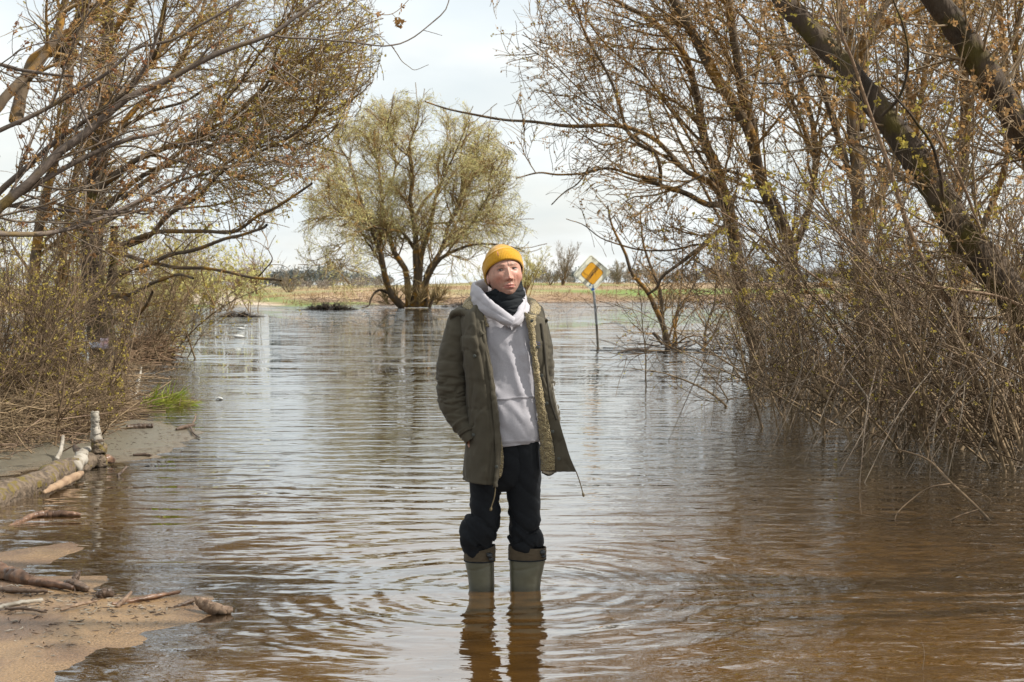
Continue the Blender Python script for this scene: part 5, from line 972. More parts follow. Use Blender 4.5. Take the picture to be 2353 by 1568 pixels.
# trousers: hips and two legs, overlapping inside one part
Vl, Fl, u1_ = loft([(1120, 1010, 0, 45, .125), (1117, 1060, 0, 42, .120), (1117, 1106, 0, 39, .110), (1114, 1151, -.01, 35, .095), (1115, 1185, -.01, 36, .090), (1106, 1206, -.015, 43, .092), (1096, 1226, -.01, 42, .092), (1094, 1248, 0, 38, .088), (1099, 1268, 0, 33, .074), (1103, 1284, 0, 30, .058)], 130, 72, 2.1)
Vr, Fr, u2_ = loft([(1200, 1008, 0, 46, .125), (1202, 1060, 0, 42, .120), (1203, 1106, 0, 41, .110), (1203, 1135, 0, 40, .100), (1204, 1171, 0, 37, .092), (1206, 1200, 0, 37, .090), (1203, 1222, 0, 35, .086), (1209, 1236, 0, 40, .082), (1206, 1252, 0, 37, .074), (1208, 1270, 0, 33, .06)], 130, 72, 2.1)
Vh, Fh, _ = loft([(1165, 985, 0, 66, .120), (1165, 1030, 0, 72, .128), (1162, 1080, 0, 74, .122), (1160, 1110, 0, 66, .105), (1161, 1126, 0, 30, .07)], 60, 72, 2.2)
dl = []
for V, F, base in ((Vl, Fl, 0), (Vr, Fr, 4), (Vh, Fh, 8)):
    low_ = np.clip((.55 - V[:, 2]) / .3, 0, 1); W_ = V + base + np.stack([V[:, 2] * .5, 0 * V[:, 2], V[:, 0] * .8], 1); d = folds(W_, .011, (5, 5, 7), 11 + base) * (.35 + low_) + folds(W_, .007, (8, 8, 13), 15 + base) * low_ ** 2; V += mnormals(V, F) * d[:, None]
V, F = join([(Vl, Fl), (Vr, Fr), (Vh, Fh)]); part('trousers', V, F, np.array([.0065, .008, .0105]), 'black_cloth')

# hoodie
def rows(tab, n=80, S=96, power=2.3): return loft([((l + r) / 2, y, dy, (r - l) / 2, b) for y, l, r, dy, b in tab], n, S, power)
V, F, uv = rows([(688, 1128, 1200, .02, .075), (708, 1105, 1225, .02, .10), (730, 1078, 1246, .01, .115), (770, 1075, 1247, 0, .125), (830, 1084, 1246, -.005, .128), (900, 1090, 1245, -.01, .132), (960, 1094, 1247, -.012, .136), (1000, 1102, 1248, -.012, .134), (1014, 1108, 1245, -.01, .126), (1017, 1110, 1243, -.01, .12)], 150, 120)
fr = (V[:, 1] < YP).astype(float); x_ = (V[:, 0] - Q(1170, 900)[0]); z_ = V[:, 2]
def seg_fold(x0, y0, x1, y1, w):
    a, b = Q(x0, y0)[[0, 2]], Q(x1, y1)[[0, 2]]; e = b - a; p = V[:, [0, 2]] - a; t = np.clip((p @ e) / (e @ e), 0, 1); d = np.linalg.norm(p - t[:, None] * e, axis=1); return np.exp(-(d / w) ** 2) * np.sin(np.clip(t, .02, .98) * math.pi) ** .5
d = fr * (.010 * seg_fold(1178, 780, 1222, 915, .018) - .007 * seg_fold(1168, 800, 1205, 925, .016) + .009 * seg_fold(1200, 735, 1232, 840, .015) - .006 * seg_fold(1190, 755, 1222, 860, .012) + .007 * seg_fold(1238, 905, 1242, 965, .015) + .006 * seg_fold(1140, 940, 1175, 1000, .02) - .005 * seg_fold(1150, 900, 1230, 985, .018) + .005 * seg_fold(1130, 760, 1150, 900, .02))
W_ = V + np.stack([V[:, 2] * .45, 0 * V[:, 2], 0 * V[:, 2]], 1); d = d + folds(W_, .010, (7, 7, 3.2), 33, False) + .6 * folds(W_, .006, (12, 12, 5), 35)
_z9, _z6 = Q(1180, 900)[2], Q(1180, 600)[2]
def zat(y): return _z9 + (y - 900) * (_z6 - _z9) / -300.0
px_of = 1176.5 + V[:, 0] / KP
pocket = (z_ < zat(913 - (px_of - 1150) * .055)) & (fr > 0); edge = np.abs(z_ - zat(912 - (px_of - 1150) * .055)); d = d + np.where(pocket, .0035, 0) - fr * .003 * np.exp(-(edge / .0022) ** 2)
neckl = np.abs(z_ - zat(762 - ((px_of - 1172) / 52) ** 2 * 34)); d = d - fr * .003 * np.exp(-(neckl / .002) ** 2)
hem = np.exp(-((z_ - zat(1013)) / .003) ** 2); d = d - .004 * np.exp(-((z_ - zat(1008)) / .0025) ** 2) + .003 * hem
col = np.tile(GREY, (len(V), 1)); col = lerp(col, GREY * .55, fr * np.exp(-(edge / .0016) ** 2) * .7); col = lerp(col, GREY * .6, fr * np.exp(-(neckl / .0016) ** 2) * .6)
hood_ = part('hoodie', V, F, col, 'fleece', d)
Vs_ = []
g = np.random.default_rng(4)
for k in range(3): # small blue print on the chest
    for j in range(7):
        p0 = np.array([1219 + j * 3.2 + g.normal() * .4, 780 + k * 5 + j * .7]); Vs_.append([Q(p0[0] + a, p0[1] + b, -.1285 + .0035 * (p0[0] - 1215) / 10) for a, b in ((0, 0), (2.2, .6), (2.1, 1.7), (0, 1.2))])
M['blue_print'] = flat_mat('blue_print', (.10, .14, .42), .9)

# neck gaiter
V, F, uv = loft([(1156, 661, .012, 43, .088), (1157, 668, .008, 43, .092), (1160, 684, .0, 45, .098), (1164, 705, -.005, 44, .102), (1168, 730, -.015, 38, .098), (1170, 748, -.02, 20, .07)], 70, 96, 2.0)
t_ = 1 - uv[:, 0]; sx__ = np.cos(uv[:, 1]); sy__ = np.sin(uv[:, 1])
V[:, 2] += (t_ ** 1.5) * (-.020 * (-sy__).clip(0) - .018 * sx__ + .004); part('neck_gaiter', V, F, BLK * .8, 'black_cloth', folds(V, .010, (8, 8, 22), 51) + .004 * np.exp(-((uv[:, 0]) / .03) ** 2), solid=.004)

# hood of the hoodie: a thick roll of cloth round the neck, crossing at the front
hp = [(1178, 741, -.150, 14, .020), (1148, 722, -.143, 17, .026), (1118, 703, -.122, 21, .034), (1096, 684, -.065, 27, .045), (1089, 674, .03, 25, .055), (1112, 664, .11, 22, .05), (1152, 660, .15, 22, .045), (1186, 664, .12, 18, .045), (1198, 680, .03, 17, .05), (1198, 706, -.05, 15, .045), (1192, 728, -.115, 14, .030), (1168, 748, -.148, 13, .018)]
c = []
for px, py, dy, a, b in hp: w = Q(px, py, dy); c.append([*w, a * KP, b])
c = cr_spline(c, 130); p = c[:, :3]; T = unit(np.gradient(p, axis=0)); cen = Q(1156, 690, .02); outw = p - cen; outw[:, 2] *= .3; outw = unit(outw - T * (outw * T).sum(1, keepdims=True)); W = np.cross(T, outw)
th = np.arange(36) * 2 * math.pi / 36; tw_ = .45
V = p[:, None] + W[:, None] * (c[:, 3, None] * np.cos(th)[None])[..., None] + outw[:, None] * (np.minimum(c[:, 4], .020)[:, None] * np.sin(th)[None])[..., None]
V[..., :] += outw[:, None] * (np.cos(th)[None, :, None] * .0)
V = V.reshape(-1, 3); i = (np.arange(129)[:, None] * 36); j = np.arange(36)[None]; F = np.stack([i + j, i + 36 + j, i + 36 + (j + 1) % 36, i + (j + 1) % 36], -1).reshape(-1, 4)
sm_ = np.tile(np.exp(-((th - 1.35) / .07) ** 2), 130); part('hood', V, F, lerp(np.tile(GREY, (len(V), 1)), GREY * .6, sm_ * .6), 'fleece', -sm_ * .003 + folds(V, .008, (9, 9, 12), 61, False))

# sleeves
slv = [(1072, 716, .03, 22, .06), (1060, 738, .015, 30, .075), (1050, 775, .005, 33, .082), (1044, 820, .0, 36, .085), (1040, 868, -.005, 38, .085), (1042, 905, -.015, 38, .082), (1050, 938, -.03, 34, .075), (1063, 966, -.055, 28, .064), (1077, 990, -.085, 21, .052), (1088, 1008, -.10, 17, .044)]
V, F, uv = loft(slv, 130, 72, 2.1); inner = (np.cos(uv[:, 1]) > 0)
el = np.exp(-((uv[:, 0] - .60) / .2) ** 2); d = folds(V, .016, (6, 6, 24), 71) * el + folds(V, .006, (7, 7, 9), 72, False); d += -.006 * np.exp(-((uv[:, 0] - .86) / .012) ** 2) + .003 * np.exp(-((uv[:, 0] - .90) / .025) ** 2)
part('sleeve', V, F, OLIVE, 'olive', d)
# cuff strap and its button
V, F, uv = loft([(1075, 983, -.082, 23.5, .056), (1079, 991, -.088, 22, .054)], 6, 48, 2.1); part('cuff_strap', V, F, OLIVE * .95, 'olive', None, solid=.004)
slr = [(1228, 712, .05, 20, .06), (1238, 738, .04, 18, .075), (1247, 780, .04, 21, .08), (1250, 830, .045, 22, .085), (1252, 880, .05, 22, .08), (1257, 925, .05, 24, .075), (1262, 965, .04, 26, .065), (1258, 995, .02, 18, .05)]
V, F, uv = loft(slr, 110, 64, 2.1); el = np.exp(-((uv[:, 0] - .62) / .22) ** 2); part('sleeve', V, F, OLIVE * 1.05, 'olive', folds(V, .014, (7, 7, 22), 81) * (.3 + el))

# coat shell: an open curve round the body in each row
def shell(rows_, n, S, off=0.0):
    """rows_: (py, [(px, dy)...]) same count each"""
    K = []
    for py, pts in rows_: K.append(cr_spline([[*Q(px, py if not isinstance(py, tuple) else py[0] + (py[1] - py[0]) * ii / (len(pts) - 1), dy)] for ii, (px, dy) in enumerate(pts)], S))
    K = np.array(K); m_ = len(K); R_ = cr_spline(K.reshape(m_, -1), n) if False else None
    t = np.linspace(0, m_ - 1, n); i = np.minimum(t.astype(int), m_ - 2); f = (t - i)[:, None, None]; a = K[np.maximum(i - 1, 0)]; b = K[i]; c = K[i + 1]; d = K[np.minimum(i + 2, m_ - 1)]
    V = .5 * (2 * b + (c - a) * f + (2 * a - 5 * b + 4 * c - d) * f ** 2 + (3 * b - a - 3 * c + d) * f ** 3)
    ii = (np.arange(n - 1)[:, None] * S + np.arange(S - 1)[None]).ravel(); F = np.stack([ii, ii + S, ii + S + 1, ii + 1], -1)
    uv = np.stack(np.meshgrid(np.linspace(0, 1, n), np.linspace(0, 1, S), indexing='ij'), -1).reshape(-1, 2); return V.reshape(-1, 3), F, uv
def crow(py, xe, xl, xr, df, ds=.0, db=.165, shr=1.0):
    return (py, [(xe, df), ((xe * .55 + xl * .45), df - .006), (xl + 7, df * .62), (xl, ds), (xl + 10, ds + .10 * shr), ((xl + xr) / 2 - 30, db), ((xl + xr) / 2 + 30, db), (xr - 10, ds + .10 * shr), (xr, ds + .02)])
CR_ = [crow(698, 1106, 1086, 1224, -.085, .03, .12, .5), crow(714, 1110, 1066, 1242, -.115, .02, .14, .8), crow(735, 1113, 1058, 1250, -.135), crow(770, 1117, 1060, 1253, -.150), crow(820, 1127, 1064, 1256, -.158), crow(880, 1137, 1070, 1258, -.162), crow(930, 1142, 1073, 1262, -.165), crow(980, 1147, 1074, 1266, -.168), crow(1030, 1148, 1071, 1271, -.168), crow((1104, 1088), 1141, 1067, 1277, -.160)]
V, F, uv = shell(CR_, 130, 160)
px_of = 1176.5 + V[:, 0] / KP * 1.0; front = (uv[:, 1] < .34)
vv, uu = uv[:, 0], uv[:, 1]
zr = zat
zf = V[:, 2]
d = folds(V, .007, (9, 9, 3.0), 91) * .8 + folds(V, .004, (14, 14, 9), 92, False)
flap = (uu > .055) & (uu < .215) & (zf > zr(803 - 6 * np.cos((uu - .135) / .08 * 3.0))) & (zf < zr(772)); d = d + np.where(flap, .0055, 0)
pk = (uu > .055) & (uu < .215) & (zf > zr(868)) & (zf <= zr(803)); d = d + np.where(pk, .0025, 0)
d = d - .004 * np.exp(-((uu - .045) / .004) ** 2) - .0035 * np.exp(-((zf - zr(1094)) / .0025) ** 2) - .006 * np.exp(-((zf - zr(935)) / .006) ** 2) * (.5 + .5 * np.sin(uu * 160)) - .008 * np.exp(-((zf - zr(985 + (uu - .2) * 300)) / .004) ** 2) * (uu > .14) * (uu < .26)
coat = part('coat', V, F, OLIVE, 'olive', -d, solid=.006)
# lining seen inside the opening and the hem on the far side
rowsL = [(py, [(px * .985 + 1168 * .015, dy * .93) for px, dy in pts]) for py, pts in CR_]; V, F, uv = shell(rowsL, 90, 110); part('lining', V, F, SHP, 'sherpa', folds(V, .004, (60, 60, 60), 95, False), coat)
# placket strip of the screen left front, with a sliver of fleece showing
def strip(name, L_, R_, dL, dR, n, m, col, mat_, disp=None, solid=.006, bulge=0.0, parent=coat):
    a = cr_spline([Q(x, y, d) for (x, y), d in zip(L_, dL)], n); b = cr_spline([Q(x, y, d) for (x, y), d in zip(R_, dR)], n); t = np.linspace(0, 1, m)[None, :, None]; V = a[:, None] * (1 - t) + b[:, None] * t; V = V + np.array([0, -1, 0]) * (np.sin(t * math.pi) * bulge); V = V.reshape(-1, 3)
    ii = (np.arange(n - 1)[:, None] * m + np.arange(m - 1)[None]).ravel(); F = np.stack([ii, ii + m, ii + m + 1, ii + 1], -1); return part(name, V, F, col, mat_, (disp(V) if disp else None), parent, solid=solid)
yy = [735, 790, 850, 920, 990, 1050, 1108]
strip('placket', list(zip([1107, 1113, 1124, 1132, 1138, 1140, 1135], yy)), list(zip([1116, 1121, 1132, 1142, 1150, 1150, 1142], yy)), [-.146, -.160, -.170, -.177, -.180, -.182, -.176], [-.138, -.150, -.158, -.165, -.168, -.168, -.162], 90, 10, OLIVE * 1.1, 'olive', lambda V: folds(V, .006, (6, 6, 14), 97), bulge=.006)
yy = [990, 1020, 1050, 1078, 1092]
strip('fleece_edge', list(zip([1147, 1148, 1148, 1146, 1142], yy)), list(zip([1150, 1155, 1157, 1154, 1144], yy)), [-.160] * 5, [-.150] * 5, 50, 8, SHP, 'sherpa', lambda V: folds(V, .004, (70, 70, 70), 98, False))
# screen right front, swung open: facing with snaps, fleece, outer edge
yf = [716, 740, 800, 860, 920, 985, 1035, 1078]
strip('open_front', list(zip([1212, 1216, 1226, 1232, 1238, 1243, 1245, 1246], yf)), list(zip([1246, 1250, 1256, 1260, 1272, 1290, 1305, 1321], [733, 742, 800, 860, 920, 985, 1035, 1077])), [-.095, -.105, -.11, -.105, -.095, -.08, -.07, -.06], [-.05, -.06, -.085, -.09, -.10, -.11, -.115, -.12], 130, 40, OLIVE * 1.12, 'olive', lambda V: -folds(V, .007, (10, 10, 5), 101) - folds(V, .003, (12, 12, 12), 102, False), solid=.007, bulge=.006)
strip('fleece_facing', list(zip([1205, 1210, 1220, 1226, 1231, 1238, 1241, 1243], yf)), list(zip([1228, 1226, 1232, 1239, 1250, 1263, 1272, 1273], [728, 742, 800, 860, 920, 985, 1035, 1074])), [-.105, -.115, -.125, -.12, -.11, -.095, -.085, -.075], [-.105, -.115, -.122, -.118, -.112, -.108, -.104, -.098], 130, 26, SHP, 'sherpa', lambda V: -folds(V, .005, (70, 70, 70), 104, False), solid=.006, bulge=.012)
strip('zip_fold_shade', list(zip([1240, 1247, 1253, 1262, 1275], [742, 800, 860, 920, 960])), list(zip([1245, 1252, 1257, 1266, 1279], [742, 800, 860, 920, 960])), [-.090, -.105, -.11, -.115, -.12], [-.088, -.103, -.108, -.113, -.118], 60, 5, OLIVE * .45, 'olive', None, solid=.003, bulge=.003)  # zip recess shade put in as a darker strip of cloth colour
V, F, uv = loft([(1246, 1086, .03, 3.5, .03), (1262, 1091, .03, 5, .03), (1276, 1084, .03, 3, .02)], 30, 20); part('hem_roll', V, F, OLIVE * .8, 'olive', folds(V, .003, (60, 60, 60), 107), coat)
# collar: fleece lined, laid back
cl_ = [(1117, 752, -.125, 7, .014), (1104, 728, -.105, 12, .02), (1086, 712, -.05, 14, .03), (1078, 703, .03, 13, .035), (1098, 690, .12, 14, .03), (1160, 684, .17, 14, .03), (1212, 696, .12, 13, .03), (1228, 706, .04, 12, .03), (1226, 716, -.04, 12, .026), (1220, 735, -.10, 8, .018), (1222, 752, -.115, 6, .012)]
V, F, uv = loft(cl_, 120, 28); part('collar', V, F, SHP * 1.1, 'sherpa', folds(V, .007, (55, 55, 55), 111, False), coat)
for pts, nm in (([(1036, 738, .0, 3, .02), (1041, 722, -.02, 7, .03), (1056, 716, -.04, 9, .034), (1076, 722, -.08, 8, .02), (1096, 742, -.135, 7, .012), (1110, 768, -.160, 4.5, .008)], 'lapel'), ([(1243, 735, -.02, 3, .02), (1252, 738, 0, 3.5, .03), (1254, 770, 0, 2.5, .03), (1253, 800, 0, 2, .02)], 'shoulder_flap')):
    V, F, uv = loft(pts, 60, 24); part(nm, V, F, OLIVE * 1.1, 'olive', folds(V, .004, (20, 20, 20), 115), coat)
# snaps
def snap(px, py, dy, r=.0075):
    c = Q(px, py, dy); n_ = 16; V, F = [], []
    prof = [(0, -.004), (r * .45, -.004), (r * .55, -.0022), (r * .8, -.0045), (r, -.003), (r, .004)]
    for rr, yy_ in prof[1:]:
        for k in range(n_): a = k * 2 * math.pi / n_; V.append(c + np.array([rr * math.cos(a), yy_, rr * math.sin(a)]))
    V.append(c + np.array([0, -.004, 0])); m_ = len(prof) - 1; F = [[i * n_ + k, i * n_ + (k + 1) % n_, (i + 1) * n_ + (k + 1) % n_, (i + 1) * n_ + k] for i in range(m_ - 1) for k in range(n_)]
    o = mesh_obj('snap', np.array(V) - ORG, [np.array(F), np.array([[(k + 1) % n_, k, m_ * n_] for k in range(n_)])], M['snap'], coat)
for px, py, dy in ((1221, 736, -.137), (1234, 796, -.135), (1243.5, 859, -.134), (1255, 922, -.130), (1268, 985.5, -.128), (1282, 1047, -.126), (1142, 1061, -.192), (1093, 814, -.172), (1090, 992, -.145)): snap(px, py, dy)
# hem cords
for pts in ([(1140, 1106, -.170), (1137, 1130, -.172), (1131, 1150, -.170), (1128.5, 1161, -.170)], [(1321, 1076, -.12), (1327, 1092, -.12), (1333, 1112, -.12), (1338.5, 1133, -.12)]):
    c = cr_spline([Q(*p_) for p_ in pts], 20); r = np.full(20, .0024); r[-3:] = (.0055, .006, .003); V, F = tubes(c[None], r[None], 8); mesh_obj('hem_cord', V - ORG, F, M['cord'], coat)
strip('pocket_zip', list(zip([1270, 1275, 1281], [880, 915, 945])), list(zip([1271, 1276, 1282], [880, 915, 945])), [-.03, -.06, -.09], [-.03, -.06, -.09], 20, 3, np.array([.5, .5, .48]), 'rubber', None, solid=.002)

# ---- head: one continuous skin surface with neck, chest and arms inside the clothes
HC = Q(1158.5, 627, -.030); yaw, roll, pit = math.radians(12), math.radians(6), math.radians(8)
Rz = np.array([[math.cos(yaw), -math.sin(yaw), 0], [math.sin(yaw), math.cos(yaw), 0], [0, 0, 1]]); Ry = np.array([[math.cos(roll), 0, -math.sin(roll)], [0, 1, 0], [math.sin(roll), 0, math.cos(roll)]]); Rx = np.array([[1, 0, 0], [0, math.cos(pit), math.sin(pit)], [0, -math.sin(pit), math.cos(pit)]])
HR = Ry @ Rz @ Rx
def hw(p): return HC + np.asarray(p) @ HR.T
def gs(x, z, x0, z0, sx_, sz): return np.exp(-((x - x0) / sx_) ** 2 - ((z - z0) / sz) ** 2)
def sst(a, b, x): t = np.clip((x - a) / (b - a), 0, 1); return t * t * (3 - 2 * t)
nr, ns = 160, 160
ph = np.linspace(.02, math.pi - .02, nr)[:, None]; th = np.linspace(-math.pi, math.pi, ns, endpoint=False)[None]
th = th - .38 * np.sin(th) ; ph = ph + 0 * th; th = th + 0 * ph   # denser at the face
x = np.sin(ph) * np.sin(th); y = -np.sin(ph) * np.cos(th); z = np.cos(ph)
sgnp = lambda v, e: np.sign(v) * np.abs(v) ** e
jaw = 1 - .30 * sst(-.15, -1.0, z) - .06 * sst(.3, 1, z)
X_ = sgnp(x, .92) * .0765 * jaw; Y_ = sgnp(y, .93) * (.094 + .004 * sst(0, -1, z)) * (1 - .10 * sst(-.2, -1, z) * (y > 0)); Z_ = z * .122 - .002
fwd = sst(.0, .55, -y)
ax = np.abs(X_)
f = 0
f = f + .0055 * gs(ax, Z_, .026, .021, .022, .008) - .0030 * gs(ax, Z_, .0, .012, .010, .010)
f = f - .0105 * gs(ax, Z_, .031, .001, .014, .011) + .0052 * gs(ax, Z_, .031, .0085, .013, .0042) + .0022 * gs(ax, Z_, .030, -.0085, .013, .0040)
f = f - .0022 * gs(ax, Z_, .032, .0040, .015, .0016)
nt = np.clip((.006 - Z_) / .050, 0, 1); wn_ = .0068 + .0048 * nt ** 2; under = sst(-.0535, -.0455, Z_)
f = f + (.0045 + .0185 * nt ** 1.2) * np.exp(-(X_ / wn_) ** 2) * under * sst(.020, .006, Z_) + .0085 * gs(ax, Z_, .0145, -.0435, .0062, .0068) + .004 * gs(ax, Z_, 0, -.042, .009, .008)
f = f - .0035 * gs(ax, Z_, .0075, -.0515, .0042, .0026)
f = f - .0022 * gs(ax, Z_, .0, -.060, .0032, .006) + .0075 * gs(ax, Z_, 0, -.074, .024, .017)
f = f + .0042 * gs(ax, Z_, .0065, -.0690, .013, .0042) + .0055 * gs(ax, Z_, 0, -.0800, .015, .0050) - .0052 * gs(ax, Z_, 0, -.0742, .022, .0014) - .0035 * gs(ax, Z_, .026, -.0745, .004, .004)
f = f - .0045 * gs(ax, Z_, 0, -.0885, .016, .0050) + .0085 * gs(ax, Z_, 0, -.104, .019, .013)
f = f + .0060 * gs(ax, Z_, .046, -.026, .019, .017) - .0050 * gs(ax, Z_, .042, -.060, .012, .018) + .0028 * gs(ax, Z_, .028, -.045, .006, .015) - .0020 * gs(ax, Z_, .0235, -.054, .0032, .016)
f = f + .0018 * gs(X_, Z_, .006, .026, .0018, .009) - .0022 * gs(X_, Z_, .0025, .025, .0012, .009)
Y_ = Y_ - f * fwd
V = np.stack([X_, Y_, Z_], -1).reshape(-1, 3); X2, Y2, Z2 = V.T; fw = fwd.ravel(); a2 = np.abs(X2)
SK = np.array([.46, .25, .185]); col = np.tile(SK, (len(V), 1))
col = lerp(col, np.array([.50, .21, .16]), fw * (.6 * gs(a2, Z2, .042, -.038, .020, .020) + .9 * gs(a2, Z2, 0, -.044, .014, .010)))
lipm = fw * ((a2 < .0245) * (sst(-.0885, -.0855, Z2) * sst(-.0640, -.0665 , Z2 + .10 * a2 * 0 + (a2 / .0245) ** 2 * .0065)) * (Z2 > -.0885 + (a2 / .0245) ** 2 * .011))
col = lerp(col, np.array([.52, .20, .17]), lipm * .85); col = lerp(col, np.array([.16, .05, .045]), fw * gs(a2, Z2, 0, -.0743, .0215, .0011) * .9)
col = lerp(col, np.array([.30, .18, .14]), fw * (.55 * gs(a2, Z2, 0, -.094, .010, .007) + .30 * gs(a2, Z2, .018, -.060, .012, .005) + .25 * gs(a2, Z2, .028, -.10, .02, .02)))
bz = .0185 + .0045 * np.sin(np.clip((a2 - .012) / .040, 0, 1) * math.pi); col = lerp(col, np.array([.16, .095, .065]), fw * np.exp(-((Z2 - bz) / .0030) ** 2) * sst(.010, .015, a2) * sst(.052, .044, a2) * .85)
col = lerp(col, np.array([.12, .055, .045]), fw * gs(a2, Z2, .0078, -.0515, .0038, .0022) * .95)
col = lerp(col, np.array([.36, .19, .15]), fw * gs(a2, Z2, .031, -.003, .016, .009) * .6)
st_ = fbm(V * 260, 2, 5); col = lerp(col, np.array([.30, .19, .155]), fw * sst(-.045, -.075, Z2) * (1 - lipm) * (.28 + .25 * st_))
Vh = hw(V); i = (np.arange(nr - 1)[:, None] * ns); j = np.arange(ns)[None]; Fh_ = np.stack([i + j, i + ns + j, i + ns + (j + 1) % ns, i + (j + 1) % ns], -1).reshape(-1, 4)
# neck, chest and arms down into the sleeves
Vn, Fn, _ = loft([(1156, 640, .03, 26, .055), (1156, 690, .03, 29, .058), (1156, 704, .03, 40, .065), (1158, 722, .03, 75, .085), (1160, 760, .02, 78, .10), (1165, 850, .01, 70, .105), (1165, 960, 0, 68, .10), (1163, 1040, 0, 66, .10)], 60, 40)
Va, Fa, _ = loft([(1078, 728, .02, 18, .045), (1052, 790, .0, 22, .048), (1043, 870, -.01, 20, .042), (1058, 940, -.04, 17, .036), (1080, 985, -.08, 12, .028), (1092, 1012, -.10, 17, .020), (1098, 1040, -.10, 12, .015)], 50, 24)
Vb, Fb, _ = loft([(1238, 730, .04, 16, .045), (1248, 800, .04, 18, .046), (1252, 880, .05, 17, .042), (1260, 940, .05, 15, .035), (1262, 985, .04, 12, .028), (1258, 1015, .03, 16, .020)], 50, 24)
V, F = join([(Vh, Fh_), (Vn, Fn), (Va, Fa), (Vb, Fb)]); cc = np.vstack([col, np.tile(SK * .92, (len(Vn) + len(Va) + len(Vb), 1))]); body = part('body', V, F, cc, 'skin')
# ears
for s in (-1, 1):
    c = np.array([.0755 * s, .004, -.018]); V = []
    for i in range(14):
        for k in range(20):
            u = i / 13 * math.pi; a = k / 20 * 2 * math.pi; rx, rz = .017 * math.sin(u), .030 * math.sin(u); d_ = -.008 * math.cos(u); dent = -.006 * math.exp(-((rx / .009) ** 2)) if math.cos(u) < 0 else 0
            V.append(c + np.array([s * (d_ * -1 * .9 + dent), rx * math.cos(a) + .006, rz * math.sin(a) * (1.0 if math.sin(a) > 0 else .95)]))
    V = np.array(V); F = np.array([[i * 20 + k, i * 20 + (k + 1) % 20, (i + 1) * 20 + (k + 1) % 20, (i + 1) * 20 + k] for i in range(13) for k in range(20)]); part('ear', hw(V), F, np.array([.50, .27, .21]), 'skin', None, body)
# eyes: narrowed, looking at the camera
for s in (-1, 1):
    e0 = np.array([.0312 * s, -.0845, .0005]); V, F = [], []
    n_ = 22
    def lens(w, h, dyc, cxo, czo, nm, mt_):
        V = [e0 + np.array([cxo, dyc - .0018, czo])]
        for ring_ in (.5, 1.0):
            for k in range(n_): a = k * 2 * math.pi / n_; V.append(e0 + np.array([cxo + w * ring_ * math.cos(a), dyc - .0018 * (1 - ring_ ** 2) + .010 * ((w * ring_ * math.cos(a)) / .014) ** 2 * .35, czo + h * ring_ * math.sin(a) * (1 - .35 * abs(math.cos(a)))]))
        F = [[0, 1 + k, 1 + (k + 1) % n_] for k in range(n_)]; Q4 = [[1 + k, 1 + n_ + k, 1 + n_ + (k + 1) % n_, 1 + (k + 1) % n_] for k in range(n_)]
        return mesh_obj(nm, hw(np.array(V)) - ORG, [np.array(F), np.array(Q4)], M[mt_], body)
    lens(.0130, .0029, -.0005, 0, 0, 'eye', 'eye_white'); lens(.0066, .0029, -.0012, -.002 * 1, .0002, 'iris', 'iris')
    c = cr_spline([e0 + np.array([s * u, -.0028 + .012 * (u / .014) ** 2 * .5 + 0, v]) for u, v in ((-.0145, -.0008), (-.007, .0030), (.001, .0041), (.008, .0032), (.0155, -.0003))], 18); V, F = tubes(hw(c)[None], np.array([.0011 * math.sin(math.pi * min(.95, max(.05, k / 17))) + .0003 for k in range(18)])[None], 6); mesh_obj('upper_lid_line', V - ORG, F, M['iris'], body)
# short dark hair at the temples
V = []
g = np.random.default_rng(8)
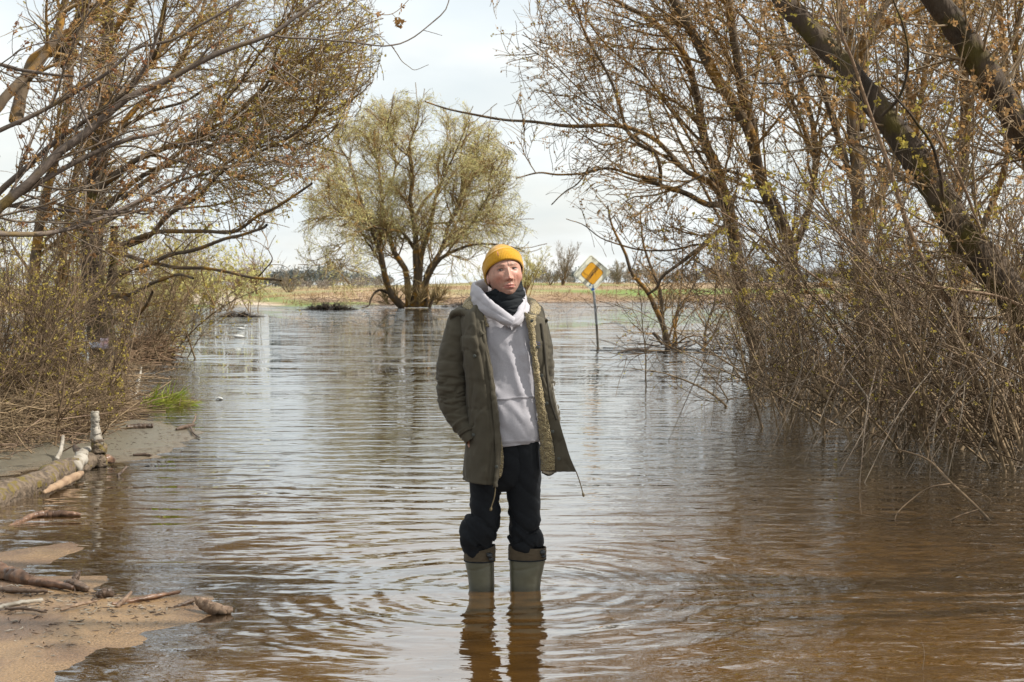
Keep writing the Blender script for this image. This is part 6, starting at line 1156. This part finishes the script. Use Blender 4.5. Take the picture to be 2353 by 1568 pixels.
# beanie
nf, nv = 222, 70; u = np.linspace(0, 2 * math.pi, nf, endpoint=False)[None]; v = np.linspace(0, 1, nv)[:, None]
z0 = -.010 + .055 * np.cos(u) - .002 * np.cos(2 * u); z0 = np.where(np.cos(u) < 0, -.012 + .058 * np.cos(u), z0)  # u = 0 faces forward
top = .133; c2 = .010
def hatr(zn): return np.sqrt(np.clip(1 - np.abs((zn - .012) / .1215) ** 2.25, 0, 1))
zz_ = z0 + (top - z0) * (1 - (1 - v) ** 1.5 * 1) if False else z0 + (top - z0) * np.sin(v * math.pi / 2) ** 1.0
rad = hatr(np.minimum(zz_, .1334)); A_, B_ = .0865, .1075
cuffh = .062; s_ = (zz_ - z0); cuff = sst(cuffh + .004, cuffh - .001, s_) ; lipr = np.clip(1 - (s_ / .008), 0, 1)
off = .0065 * cuff - .006 * lipr ** 2 + .0028 * np.exp(-((s_ - cuffh + .004) / .005) ** 2) + .0009 * np.sin(u * 74) * (1 - sst(.09, .125, zz_)) + .0004 * np.sin(u * 74 + 1) * np.sin(s_ * 1400)
X3 = -np.sin(u) * (A_ * rad + off); Y3 = -np.cos(u) * (B_ * rad + off) + c2; Z3 = zz_ + .010 * (Y3 - c2) * 0
slouch = .006 * sst(.08, .13, zz_); Y3 = Y3 + slouch
V = np.stack([X3, Y3, Z3], -1).reshape(-1, 3); V = V + .0013 * fbm(V * 30, 3, 7)[:, None] * unit(V)
i = (np.arange(nv - 1)[:, None] * nf); j = np.arange(nf)[None]; F = np.stack([i + j, i + nf + j, i + nf + (j + 1) % nf, i + (j + 1) % nf], -1).reshape(-1, 4)
HATC = np.array([.54, .28, .016]); rib = (.5 + .5 * np.sin(u * 74)) + 0 * v; hc = np.tile(HATC, (len(V), 1)); hc = lerp(hc, HATC * .72, (1 - rib).ravel() * .5)
hat = part('beanie', hw(V), F, hc, 'knit', None)
k = hw(np.array([[-.041, -.1010, .083], [-.0375, -.1020, .083], [-.0365, -.1075, .062], [-.040, -.1065, .062]])) ; part('beanie_tag', k, np.array([[0, 1, 2, 3]]), np.array([.50, .20, .12]), 'skin', None, hat, solid=.003)
V = np.array(Vs_).reshape(-1, 3); o = mesh_obj('blue_print', V - ORG, np.arange(len(V)).reshape(-1, 4), M['blue_print'], hood_, smooth=False); o['kind'] = 'stuff'
